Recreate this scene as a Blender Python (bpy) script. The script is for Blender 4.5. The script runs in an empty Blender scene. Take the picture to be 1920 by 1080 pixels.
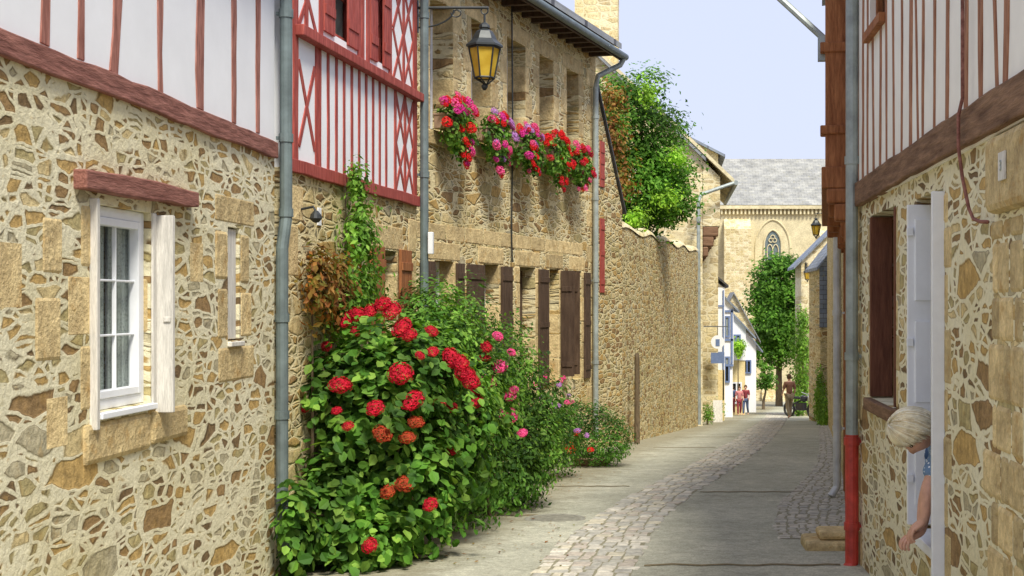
import bpy, bmesh, math, random
from mathutils import Vector, Matrix, noise
R = random.Random(7)
scene = bpy.context.scene
COL = scene.collection
scene.view_settings.view_transform = 'Standard'
scene.view_settings.look = 'None'
scene.view_settings.exposure = 0

# ------------------------------------------------------------------ terrain profile
PR = [(-60, .9), (5, .12), (10, .03), (16, -.2), (24, -.5), (35, -1.2), (55, -2.55), (74, -3.75), (95, -4.85), (120, -5.1), (900, -5.2)]
def zlin(y):
    for (a, za), (b, zb) in zip(PR, PR[1:]):
        if y <= b:
            return za + (zb - za) * (y - a) / (b - a)
    return PR[-1][1]
def zg(y):
    return sum(zlin(y + k) for k in (-1.5, -.75, 0, .75, 1.5)) / 5

# ------------------------------------------------------------------ node helpers
def nd(t, typ, ins=None, **pr):
    n = t.nodes.new(typ)
    for k, v in pr.items():
        setattr(n, k, v)
    for k, v in (ins or {}).items():
        if isinstance(v, bpy.types.NodeSocket):
            t.links.new(v, n.inputs[k])
        else:
            n.inputs[k].default_value = v
    return n
def newmat(name):
    m = bpy.data.materials.new(name)
    m.use_nodes = True
    t = m.node_tree
    b = t.nodes['Principled BSDF']
    return m, t, b
def c4(c):
    return (c[0], c[1], c[2], 1)
def ramp(t, fac, stops, interp='LINEAR'):
    n = t.nodes.new('ShaderNodeValToRGB')
    n.color_ramp.interpolation = interp
    e = n.color_ramp.elements
    while len(e) < len(stops):
        e.new(.5)
    for i, (p, c) in enumerate(stops):
        e[i].position = p
        e[i].color = c4(c) if not isinstance(c, (int, float)) else (c, c, c, 1)
    t.links.new(fac, n.inputs[0])
    return n.outputs[0]
def mixc(t, f, a, b, mode='MIX'):
    n = t.nodes.new('ShaderNodeMix')
    n.data_type = 'RGBA'
    n.blend_type = mode
    for i, v in ((0, f), (6, a), (7, b)):
        if isinstance(v, bpy.types.NodeSocket):
            t.links.new(v, n.inputs[i])
        elif i == 0:
            n.inputs[0].default_value = v
        else:
            n.inputs[i].default_value = c4(v)
    return n.outputs[2]
def mth(t, op, a, b=0.0, c=None, clamp=False):
    n = t.nodes.new('ShaderNodeMath')
    n.operation = op
    n.use_clamp = clamp
    for i, v in enumerate((a, b, c)):
        if v is None:
            continue
        if isinstance(v, bpy.types.NodeSocket):
            t.links.new(v, n.inputs[i])
        else:
            n.inputs[i].default_value = v
    return n.outputs[0]
def sstep(t, v, lo, hi):
    n = nd(t, 'ShaderNodeMapRange', {0: v, 1: lo, 2: hi, 3: 0.0, 4: 1.0}, interpolation_type='SMOOTHSTEP')
    return n.outputs[0]
def coord(t, scale=(1, 1, 1)):
    tc = nd(t, 'ShaderNodeTexCoord')
    return nd(t, 'ShaderNodeVectorMath', {0: tc.outputs['Object'], 1: scale}, operation='MULTIPLY').outputs[0]
def noi(t, vec, sc, det=4, rough=.55):
    return nd(t, 'ShaderNodeTexNoise', {'Vector': vec, 'Scale': sc, 'Detail': det, 'Roughness': rough})
def bump(t, b, h, strength=.5, dist=.01):
    n = nd(t, 'ShaderNodeBump', {'Height': h, 'Strength': strength, 'Distance': dist})
    t.links.new(n.outputs[0], b.inputs['Normal'])

def rubble(name, sx, sz, stones, mortar, lo=.05, hi=.13, raised=.3, warp=.10, big=2.0, bst=.9, bd=.02, grime=(.5, .45, .3), rnd=.85, jit=.07, dkf=.45):
    m, t, b = newmat(name)
    v0 = coord(t)
    def warpn(v, sc, amt):
        nz = noi(t, v0, sc, 2)
        w = nd(t, 'ShaderNodeVectorMath', {0: nz.outputs['Color'], 1: (.5, .5, .5)}, operation='SUBTRACT').outputs[0]
        w = nd(t, 'ShaderNodeVectorMath', {0: w, 1: amt}, operation='MULTIPLY').outputs[0]
        return nd(t, 'ShaderNodeVectorMath', {0: v, 1: w}, operation='ADD').outputs[0]
    v1 = warpn(v0, 2.4, (warp * 2.4, warp * .5, warp * .8))
    v1 = warpn(v1, 8.0, (.08, .03, .03))
    va = nd(t, 'ShaderNodeVectorMath', {0: v1, 1: (sx, sx * .12, sz)}, operation='MULTIPLY').outputs[0]
    dist = nd(t, 'ShaderNodeTexVoronoi', {'Vector': va, 'Scale': 1.0, 'Randomness': rnd}, feature='DISTANCE_TO_EDGE').outputs['Distance']
    cell = nd(t, 'ShaderNodeTexVoronoi', {'Vector': va, 'Scale': 1.0, 'Randomness': rnd}).outputs['Color']
    if big < 1:
        vb = nd(t, 'ShaderNodeVectorMath', {0: v1, 1: (sx * .5, sx * .1, sz * .55)}, operation='MULTIPLY').outputs[0]
        e2 = nd(t, 'ShaderNodeTexVoronoi', {'Vector': vb, 'Scale': 1.0, 'Randomness': .7}, feature='DISTANCE_TO_EDGE').outputs['Distance']
        k2 = nd(t, 'ShaderNodeTexVoronoi', {'Vector': vb, 'Scale': 1.0, 'Randomness': .7}).outputs['Color']
        e2s = mth(t, 'MULTIPLY', e2, 1.8)
        isbig = mth(t, 'GREATER_THAN', nd(t, 'ShaderNodeSeparateColor', {0: k2}).outputs[0], big)
        near = mth(t, 'MINIMUM', dist, e2s)
        dist = mth(t, 'ADD', mth(t, 'MULTIPLY', e2s, isbig), mth(t, 'MULTIPLY', near, mth(t, 'SUBTRACT', 1.0, isbig)))
        cell = mixc(t, isbig, cell, k2)
    fine = noi(t, v0, 24, 4, .65)
    med = noi(t, v0, 8, 3, .6)
    dist = mth(t, 'ADD', dist, mth(t, 'MULTIPLY', mth(t, 'SUBTRACT', fine.outputs[0], .5), jit))
    dist = mth(t, 'ADD', dist, mth(t, 'MULTIPLY', mth(t, 'SUBTRACT', med.outputs[0], .5), jit * 2.2))
    mask = sstep(t, dist, lo, hi)
    sc = nd(t, 'ShaderNodeSeparateColor', {0: cell})
    n = len(stones)
    col = ramp(t, sc.outputs[1], [(i / n, c) for i, c in enumerate(stones)], 'CONSTANT')
    vein = noi(t, v0, 14, 5, .75).outputs[0]
    col = mixc(t, 1.0, col, ramp(t, vein, [(.25, .38), (.5, 1.0), (.75, 1.6)]), 'MULTIPLY')
    col = mixc(t, mth(t, 'MULTIPLY', sstep(t, med.outputs[0], .54, .68), .4), col, (.44, .27, .08))
    mc = mixc(t, ramp(t, fine.outputs[0], [(.3, 0.0), (.7, 1.0)]), [x * .78 for x in mortar], mortar)
    allc = mixc(t, mask, mc, col)
    dk = mth(t, 'MULTIPLY', mth(t, 'SUBTRACT', 1.0, sstep(t, mth(t, 'ABSOLUTE', mth(t, 'SUBTRACT', dist, hi)), 0.0, .04)), mth(t, 'MULTIPLY', sstep(t, vein, .40, .58), dkf))
    allc = mixc(t, dk, allc, (.07, .045, .018))
    gr = sstep(t, noi(t, v0, .9, 3, .6).outputs[0], .42, .68)
    allc = mixc(t, mth(t, 'MULTIPLY', gr, .6), allc, mixc(t, 1.0, allc, grime, 'MULTIPLY'))
    t.links.new(allc, b.inputs['Base Color'])
    b.inputs['Roughness'].default_value = .92
    b.inputs['Specular IOR Level'].default_value = .2
    prof = sstep(t, dist, lo - .02, hi + .08)
    h = mth(t, 'ADD', mth(t, 'MULTIPLY', vein, .6), mth(t, 'MULTIPLY', prof, -raised))
    h = mth(t, 'ADD', h, mth(t, 'MULTIPLY', mth(t, 'MULTIPLY', sc.outputs[2], prof), .5))
    h = mth(t, 'ADD', h, mth(t, 'MULTIPLY', fine.outputs[0], .4))
    bump(t, b, h, bst, bd)
    return m

def noisy(name, a, c, sc=6, rough=.85, st=.4, bd=.006, vs=(1, 1, 1), lo=.3, hi=.7, spec=.25, island=0.0, fine=30, spots=None):
    m, t, b = newmat(name)
    v = coord(t, vs)
    n1 = noi(t, v, sc, 5, .62)
    col = ramp(t, n1.outputs[0], [(lo, a), (hi, c)])
    n2 = noi(t, v, fine, 3, .7)
    col = mixc(t, 1.0, col, ramp(t, n2.outputs[0], [(.3, .78), (.7, 1.18)]), 'MULTIPLY')
    if island:
        g = nd(t, 'ShaderNodeNewGeometry').outputs['Random Per Island']
        col = mixc(t, 1.0, col, ramp(t, g, [(0, 1 - island), (1, 1 + island)]), 'MULTIPLY')
    if spots:
        col = mixc(t, mth(t, 'MULTIPLY', sstep(t, noi(t, coord(t), spots[1], 4, .7).outputs[0], .54, .7), .8), col, spots[0])
    t.links.new(col, b.inputs['Base Color'])
    b.inputs['Roughness'].default_value = rough
    b.inputs['Specular IOR Level'].default_value = spec
    bump(t, b, mth(t, 'ADD', n1.outputs[0], mth(t, 'MULTIPLY', n2.outputs[0], .6)), st, bd)
    return m

def leafmat(name, cols, trans=.3, ns=2.0, dark=.35, rough=.6):
    m, t, b = newmat(name)
    g = nd(t, 'ShaderNodeNewGeometry').outputs['Random Per Island']
    k = len(cols)
    col = ramp(t, g, [(i / max(1, k - 1), c) for i, c in enumerate(cols)])
    n1 = noi(t, coord(t), ns, 2).outputs[0]
    col = mixc(t, 1.0, col, ramp(t, n1, [(.35, dark), (.62, 1.25)]), 'MULTIPLY')
    t.links.new(col, b.inputs['Base Color'])
    b.inputs['Roughness'].default_value = rough
    b.inputs['Specular IOR Level'].default_value = .25
    tr = nd(t, 'ShaderNodeBsdfTranslucent', {'Color': mixc(t, 1.0, col, (1.5, 1.5, .7), 'MULTIPLY')})
    mx = nd(t, 'ShaderNodeMixShader', {0: trans, 1: b.outputs[0], 2: tr.outputs[0]})
    t.links.new(mx.outputs[0], t.nodes['Material Output'].inputs[0])
    return m
def petal(name, cols):
    return leafmat(name, cols, .2, 9.0, .65, .75)

def island(name, cols, rough=.85, sc=12):
    m, t, b = newmat(name)
    g = nd(t, 'ShaderNodeNewGeometry').outputs['Random Per Island']
    k = len(cols)
    col = ramp(t, g, [(i / k, c) for i, c in enumerate(cols)], 'CONSTANT')
    n1 = noi(t, coord(t), sc, 4, .7).outputs[0]
    col = mixc(t, 1.0, col, ramp(t, n1, [(.3, .6), (.7, 1.3)]), 'MULTIPLY')
    t.links.new(col, b.inputs['Base Color'])
    b.inputs['Roughness'].default_value = rough
    bump(t, b, n1, .6, .01)
    return m

def slate(name, a, c, bw=.25, rh=.16):
    m, t, b = newmat(name)
    tc = nd(t, 'ShaderNodeTexCoord')
    br = nd(t, 'ShaderNodeTexBrick', {'Vector': tc.outputs['UV'], 'Color1': c4(a), 'Color2': c4(c), 'Mortar': (.06, .06, .065, 1), 'Scale': 1.0, 'Mortar Size': .008, 'Brick Width': bw, 'Row Height': rh})
    n1 = noi(t, tc.outputs['Object'], 1.3, 4).outputs[0]
    col = mixc(t, 1.0, br.outputs[0], ramp(t, n1, [(.3, .75), (.7, 1.25)]), 'MULTIPLY')
    col = mixc(t, mth(t, 'MULTIPLY', sstep(t, noi(t, tc.outputs['Object'], 4, 4, .7).outputs[0], .58, .7), .5), col, (.34, .31, .14))
    t.links.new(col, b.inputs['Base Color'])
    b.inputs['Roughness'].default_value = .6
    bump(t, b, br.outputs[1], -.5, .01)
    return m

def plain(name, c, rough=.5, metal=0.0, var=.12, sc=8):
    m, t, b = newmat(name)
    n1 = noi(t, coord(t), sc, 4, .65).outputs[0]
    col = mixc(t, 1.0, c, ramp(t, n1, [(.3, 1 - var), (.7, 1 + var)]), 'MULTIPLY')
    t.links.new(col, b.inputs['Base Color'])
    b.inputs['Roughness'].default_value = rough
    b.inputs['Metallic'].default_value = metal
    bump(t, b, n1, .15, .004)
    return m

OCH, BRN, OLV, TAN, GRY, DRK = (.50, .34, .13), (.31, .20, .09), (.44, .37, .18), (.62, .50, .26), (.46, .41, .27), (.21, .14, .07)
M = {}
M['rubA'] = rubble('rubble_cream_mortar', 5.3, 14, [OCH, OLV, BRN, GRY, TAN, BRN, OLV, DRK, OCH, GRY], (.84, .78, .55), .065, .125, .38, .10, .88, 1.0, .020, (.84, .8, .64), .82, .07, .75)
M['rubR'] = rubble('rubble_brightened_for_shade', 5.0, 13, [OCH, TAN, BRN, GRY, OLV, OCH, DRK, TAN, OLV], (.88, .82, .58), .06, .12, .34, .10, .87, 1.0, .018, (.86, .82, .68), .82, .07, .7)  # brighter rubble copy, colour raised to offset shade on the right-hand wall
M['rubB'] = rubble('rubble_facade', 4.8, 13, [OCH, OLV, TAN, BRN, TAN, GRY, OCH, TAN], (.84, .73, .44), .035, .09, -.4, .06, .8, 1.0, .02, (.8, .75, .56), .75, .08, .65)
M['rubC'] = rubble('rubble_garden_wall', 4.0, 11.5, [OCH, BRN, OLV, TAN, OCH, GRY, OLV, TAN], (.80, .70, .42), .035, .085, -.5, .05, 2, 1.0, .03, (.8, .75, .58), .75, .06, .6)
M['rubD'] = rubble('rubble_pale', 2.6, 5.2, [(.70, .60, .35), (.60, .50, .28), (.76, .66, .43), (.54, .44, .25)], (.84, .75, .5), .03, .09, -.3, .05, 2, .6, .02, (.85, .8, .62), .75, .05, .25)
M['ash'] = noisy('dressed_stone', (.42, .31, .15), (.76, .60, .31), 7, .9, 1.0, .020, island=.22, fine=34, spots=((.44, .26, .08), 4.0))
M['ashpale'] = noisy('church_stone', (.54, .47, .29), (.76, .67, .42), 1.2, .9, .5, .03, fine=9)
M['plaster'] = plain('white_plaster', (.84, .85, .86), .9, 0, .04, 2.5)
M['plasterc'] = plain('cream_plaster', (.87, .84, .76), .9, 0, .06, 2.5)
M['redA'] = noisy('weathered_brick_red_timber', (.19, .065, .045), (.48, .22, .17), 5, .8, .6, .006, vs=(6, 6, .8), fine=14)
M['orgA'] = noisy('orange_brown_timber', (.22, .085, .045), (.46, .23, .13), 5, .8, .6, .006, vs=(6, 6, .8), fine=14)
M['redB'] = noisy('red_timber', (.25, .035, .026), (.46, .11, .085), 5, .7, .4, .005, vs=(6, 6, .8), fine=14)
M['redH'] = noisy('red_brown_beam', (.15, .055, .04), (.38, .17, .13), 5, .8, .9, .010, vs=(.8, 6, 6), fine=14)
M['rustwood'] = noisy('russet_timber', (.20, .065, .022), (.44, .18, .07), 5, .7, .6, .008, vs=(6, 6, .8), fine=14)
M['darkred'] = noisy('dark_red_brown_frame', (.10, .035, .02), (.20, .08, .045), 5, .7, .5, .006, vs=(6, 6, .8), fine=14)
M['brwood'] = noisy('brown_beam', (.11, .055, .028), (.30, .175, .10), 4, .8, .8, .01, vs=(.7, 6, 6), fine=14)
M['shut'] = noisy('brown_shutter_paint', (.055, .033, .022), (.115, .075, .05), 4, .6, .4, .004, vs=(5, 5, .8))
M['greywood'] = noisy('weathered_board', (.50, .48, .43), (.76, .73, .66), 5, .75, .5, .004, vs=(8, 8, .6))
M['white'] = plain('white_paint', (.84, .86, .88), .4, 0, .05)
M['bluewhite'] = plain('pale_white_paint', (.88, .89, .90), .45, 0, .04)
M['zinc'] = plain('grey_zinc', (.33, .37, .35), .5, .25, .3, 5)
M['zincd'] = plain('dark_zinc', (.15, .19, .19), .5, .25, .3, 5)
M['zincl'] = plain('pale_zinc', (.6, .62, .62), .5, .15, .2, 5)
M['coverm'] = plain('worn_iron_cover', (.26, .25, .20), .8, .1, .3, 14)
M['redpipe'] = plain('red_cast_iron', (.50, .05, .035), .5, 0, .3)
M['iron'] = plain('black_iron', (.04, .045, .045), .45, .4, .2)
M['slate'] = slate('slate_roof', (.20, .21, .22), (.29, .30, .30))
M['slateb'] = slate('blue_slate', (.17, .21, .27), (.27, .31, .37))
M['slatec'] = slate('church_slate', (.27, .27, .25), (.36, .355, .31), .5, .3)
M['yellow'] = noisy('yellow_plaster', (.66, .52, .24), (.82, .68, .38), 2, .9, .3, .006)
M['blue'] = plain('blue_paint', (.14, .20, .36), .5)
M['sett'] = island('granite_setts', [(.52, .48, .39), (.44, .42, .35), (.57, .52, .39), (.48, .42, .34), (.40, .38, .32), (.60, .56, .46), (.47, .45, .38)])
M['settd'] = island('pale_grey_setts', [(.48, .45, .37), (.40, .38, .32), (.52, .48, .39), (.44, .41, .33)])
M['joint'] = noisy('sett_joint', (.22, .20, .13), (.32, .30, .20), 20)
M['dirt'] = noisy('brown_soil', (.14, .11, .055), (.25, .20, .11), 6, .95, .8, .02)
M['hyd'] = leafmat('hydrangea_leaf', [(.04, .12, .013), (.08, .21, .022), (.14, .30, .035), (.24, .40, .06)], .3, 3.0, .42, .62)
M['bush'] = leafmat('shrub_leaf', [(.035, .10, .014), (.07, .18, .02), (.13, .27, .035)], .3, 2.0, .38)
M['bushl'] = leafmat('light_shrub_leaf', [(.08, .19, .02), (.15, .32, .035), (.27, .46, .07)], .35, 2.0, .5)
M['redleaf'] = leafmat('russet_leaf', [(.22, .08, .025), (.34, .14, .03), (.16, .18, .03), (.40, .20, .05)], .35, 3.0, .5)
M['treel'] = leafmat('tree_leaf', [(.05, .14, .014), (.10, .25, .022), (.19, .38, .045)], .4, 1.0, .38)
M['treey'] = leafmat('lime_leaf', [(.22, .44, .03), (.38, .62, .07)], .35, 2, .6)
M['bark'] = noisy('bark', (.09, .065, .04), (.2, .15, .09), 8, .9, .8, .02, vs=(3, 3, .8))
M['crim'] = petal('crimson_petal', [(.36, .002, .012), (.54, .008, .03), (.44, .004, .022), (.68, .02, .06)])
M['wilt'] = petal('faded_petal', [(.34, .03, .015), (.48, .06, .02), (.28, .08, .02)])
M['pink'] = petal('pink_petal', [(.74, .05, .22), (.88, .14, .36), (.66, .02, .18)])
M['mag'] = petal('magenta_petal', [(.6, .02, .22), (.78, .06, .34), (.5, .02, .28)])
M['scar'] = petal('scarlet_petal', [(.62, .006, .01), (.80, .018, .018), (.50, .003, .01)])
M['purp'] = petal('mauve_petal', [(.45, .18, .55), (.6, .28, .65)])
M['terra'] = plain('terracotta', (.30, .20, .13), .8)
M['dark'] = plain('dark_interior', (.02, .017, .014), .9)
M['skin'] = plain('skin', (.62, .34, .23), .55, 0, .12, 30)
M['hairw'] = island('white_blond_hair', [(.80, .70, .46), (.90, .82, .60), (.72, .60, .38), (.93, .87, .68)], .5, 8)
M['hairb'] = noisy('brown_hair', (.05, .03, .015), (.12, .07, .03), 8)
M['eye'] = plain('eye_dark', (.02, .015, .01), .2)
M['blk'] = plain('black_rubber', (.015, .015, .016), .6)
M['black_paint'] = plain('black_gloss', (.02, .02, .025), .2)
M['chrome'] = plain('chrome', (.6, .6, .6), .25, .9)

def mk_curt():
    m, t, b = newmat('net_curtain')
    v = coord(t)
    n1 = noi(t, coord(t, (22, 22, .5)), 3, 4, .6).outputs[0]
    wv = nd(t, 'ShaderNodeTexVoronoi', {'Vector': v, 'Scale': 60.0}).outputs['Distance']
    col = ramp(t, n1, [(.3, (.62, .66, .60)), (.7, (.95, .97, .92))])
    col = mixc(t, 1.0, col, ramp(t, wv, [(.2, .75), (.5, 1.05)]), 'MULTIPLY')
    t.links.new(col, b.inputs['Base Color'])
    b.inputs['Roughness'].default_value = .9
    return m
M['curt'] = mk_curt()

def mk_asph():
    m, t, b = newmat('worn_asphalt')
    v = coord(t)
    n1 = noi(t, v, .55, 4, .6).outputs[0]
    n2 = noi(t, v, 60, 3, .8).outputs[0]
    n3 = noi(t, v, 3.5, 4, .7).outputs[0]
    n4 = noi(t, v, 14, 4, .75).outputs[0]
    col = ramp(t, n1, [(.3, (.36, .355, .27)), (.55, (.44, .43, .33)), (.75, (.52, .505, .39))])
    col = mixc(t, 1.0, col, ramp(t, n2, [(.25, .6), (.5, 1.0), (.75, 1.4)]), 'MULTIPLY')
    col = mixc(t, 1.0, col, ramp(t, n3, [(.3, .82), (.7, 1.14)]), 'MULTIPLY')
    col = mixc(t, 1.0, col, ramp(t, n4, [(.3, .84), (.7, 1.12)]), 'MULTIPLY')
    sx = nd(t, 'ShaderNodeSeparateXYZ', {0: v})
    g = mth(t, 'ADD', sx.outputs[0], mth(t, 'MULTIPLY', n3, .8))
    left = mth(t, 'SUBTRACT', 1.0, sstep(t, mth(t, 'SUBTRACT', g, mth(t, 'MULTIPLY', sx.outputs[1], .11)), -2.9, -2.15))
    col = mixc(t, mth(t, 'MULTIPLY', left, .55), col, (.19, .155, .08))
    t.links.new(col, b.inputs['Base Color'])
    b.inputs['Roughness'].default_value = .88
    b.inputs['Specular IOR Level'].default_value = .25
    bump(t, b, mth(t, 'ADD', n2, mth(t, 'MULTIPLY', n4, .7)), .8, .008)
    return m
M['asph'] = mk_asph()

def mk_glass():
    m, t, b = newmat('window_glass')
    b.inputs['Base Color'].default_value = (.03, .035, .04, 1)
    b.inputs['Roughness'].default_value = .05
    b.inputs['Specular IOR Level'].default_value = .5
    n = noi(t, coord(t), 2.5, 2).outputs[0]
    bump(t, b, n, .08, .01)
    tr = nd(t, 'ShaderNodeBsdfTransparent', {'Color': (.92, .95, .94, 1)})
    mx = nd(t, 'ShaderNodeMixShader', {0: .25, 1: tr.outputs[0], 2: b.outputs[0]})
    t.links.new(mx.outputs[0], t.nodes['Material Output'].inputs[0])
    return m
M['glass'] = mk_glass()
def mk_amber():
    m, t, b = newmat('amber_glass')
    n = noi(t, coord(t), 7, 3).outputs[0]
    col = ramp(t, n, [(.3, (.6, .36, .02)), (.7, (.95, .70, .10))])
    t.links.new(col, b.inputs['Base Color'])
    b.inputs['Roughness'].default_value = .12
    tr = nd(t, 'ShaderNodeBsdfTranslucent', {'Color': (1, .75, .1, 1)})
    mx = nd(t, 'ShaderNodeMixShader', {0: .4, 1: b.outputs[0], 2: tr.outputs[0]})
    t.links.new(mx.outputs[0], t.nodes['Material Output'].inputs[0])
    return m
M['amber'] = mk_amber()
def mk_dots():
    m, t, b = newmat('blue_dotted_cloth')
    vo = nd(t, 'ShaderNodeTexVoronoi', {'Vector': coord(t), 'Scale': 45.0, 'Randomness': .4}).outputs['Distance']
    t.links.new(mixc(t, sstep(t, vo, .25, .3), (.8, .85, .9), (.16, .26, .42)), b.inputs['Base Color'])
    b.inputs['Roughness'].default_value = .9
    return m
M['dots'] = mk_dots()

# ------------------------------------------------------------------ mesh helpers
class MB:
    def __init__(s):
        s.v = []; s.f = []; s.uv = {}
    def add(s, vs, fs):
        o = len(s.v)
        s.v += [tuple(p) for p in vs]
        s.f += [tuple(i + o for i in f) for f in fs]
    def box(s, a, b):
        x0, x1 = sorted((a[0], b[0])); y0, y1 = sorted((a[1], b[1])); z0, z1 = sorted((a[2], b[2]))
        s.add([(x0, y0, z0), (x1, y0, z0), (x1, y1, z0), (x0, y1, z0), (x0, y0, z1), (x1, y0, z1), (x1, y1, z1), (x0, y1, z1)],
              [(0, 3, 2, 1), (4, 5, 6, 7), (0, 1, 5, 4), (1, 2, 6, 5), (2, 3, 7, 6), (3, 0, 4, 7)])
    def prism(s, poly, axis, a, b):
        n = len(poly)
        def mk(p, t):
            if axis == 0: return (t, p[0], p[1])
            if axis == 1: return (p[0], t, p[1])
            return (p[0], p[1], t)
        s.add([mk(p, a) for p in poly] + [mk(p, b) for p in poly],
              [tuple(range(n)), tuple(range(2 * n - 1, n - 1, -1))] + [(i, (i + 1) % n, n + (i + 1) % n, n + i) for i in range(n)])
    def tube(s, pts, rad, n=8, cap=True):
        pts = [Vector(p) for p in pts]
        if not isinstance(rad, (list, tuple)):
            rad = [rad] * len(pts)
        rings = []
        prev = None
        for i, p in enumerate(pts):
            d = (pts[min(i + 1, len(pts) - 1)] - pts[max(i - 1, 0)]).normalized()
            a = d.cross(Vector((0, 0, 1)) if abs(d.z) < .9 else Vector((1, 0, 0))).normalized() if prev is None else (prev - d * prev.dot(d)).normalized()
            prev = a
            c = d.cross(a)
            rings.append([p + (a * math.cos(2 * math.pi * k / n) + c * math.sin(2 * math.pi * k / n)) * rad[i] for k in range(n)])
        vs = [q for r in rings for q in r]
        fs = []
        for i in range(len(pts) - 1):
            for k in range(n):
                fs.append((i * n + k, i * n + (k + 1) % n, (i + 1) * n + (k + 1) % n, (i + 1) * n + k))
        if cap:
            fs.append(tuple(range(n - 1, -1, -1)))
            fs.append(tuple((len(pts) - 1) * n + k for k in range(n)))
        s.add(vs, fs)
    def lathe(s, prof, c, n=16):
        vs = []
        for r, z in prof:
            for k in range(n):
                a = 2 * math.pi * k / n
                vs.append((c[0] + r * math.cos(a), c[1] + r * math.sin(a), c[2] + z))
        fs = []
        for i in range(len(prof) - 1):
            for k in range(n):
                fs.append((i * n + k, i * n + (k + 1) % n, (i + 1) * n + (k + 1) % n, (i + 1) * n + k))
        fs.append(tuple(range(n - 1, -1, -1)))
        fs.append(tuple((len(prof) - 1) * n + k for k in range(n)))
        s.add(vs, fs)
    def obj(s, name, mat, parent=None, sub=None, bevel=0, smooth=False, recalc=True):
        me = bpy.data.meshes.new(name)
        vs = s.v
        if sub is not None:
            vs = [(p[0] - sub[0], p[1] - sub[1], p[2] - sub[2]) for p in vs]
        me.from_pydata(vs, [], s.f)
        if s.uv:
            lay = me.uv_layers.new(name='UVMap')
            for pi, p in enumerate(me.polygons):
                if pi in s.uv:
                    for li, uv in zip(p.loop_indices, s.uv[pi]):
                        lay.data[li].uv = uv
        me.update()
        if recalc:
            bm = bmesh.new(); bm.from_mesh(me)
            bmesh.ops.recalc_face_normals(bm, faces=bm.faces)
            bm.to_mesh(me); bm.free()
        if smooth:
            for p in me.polygons:
                p.use_smooth = True
        o = bpy.data.objects.new(name, me)
        COL.objects.link(o)
        me.materials.append(M[mat])
        if parent is not None:
            o.parent = parent
        if bevel:
            md = o.modifiers.new('b', 'BEVEL'); md.width = bevel; md.segments = 2; md.limit_method = 'ANGLE'
        return o

def empty(name, loc, label, cat, rz=0, group=None):
    o = bpy.data.objects.new(name, None)
    o.location = loc
    o.rotation_euler = (0, 0, rz)
    o.empty_display_size = .2
    COL.objects.link(o)
    o['label'] = label; o['category'] = cat
    if group: o['group'] = group
    return o
def tag(o, label, cat, group=None, kind=None):
    if label: o['label'] = label
    if cat: o['category'] = cat
    if group: o['group'] = group
    if kind: o['kind'] = kind
    return o

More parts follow.
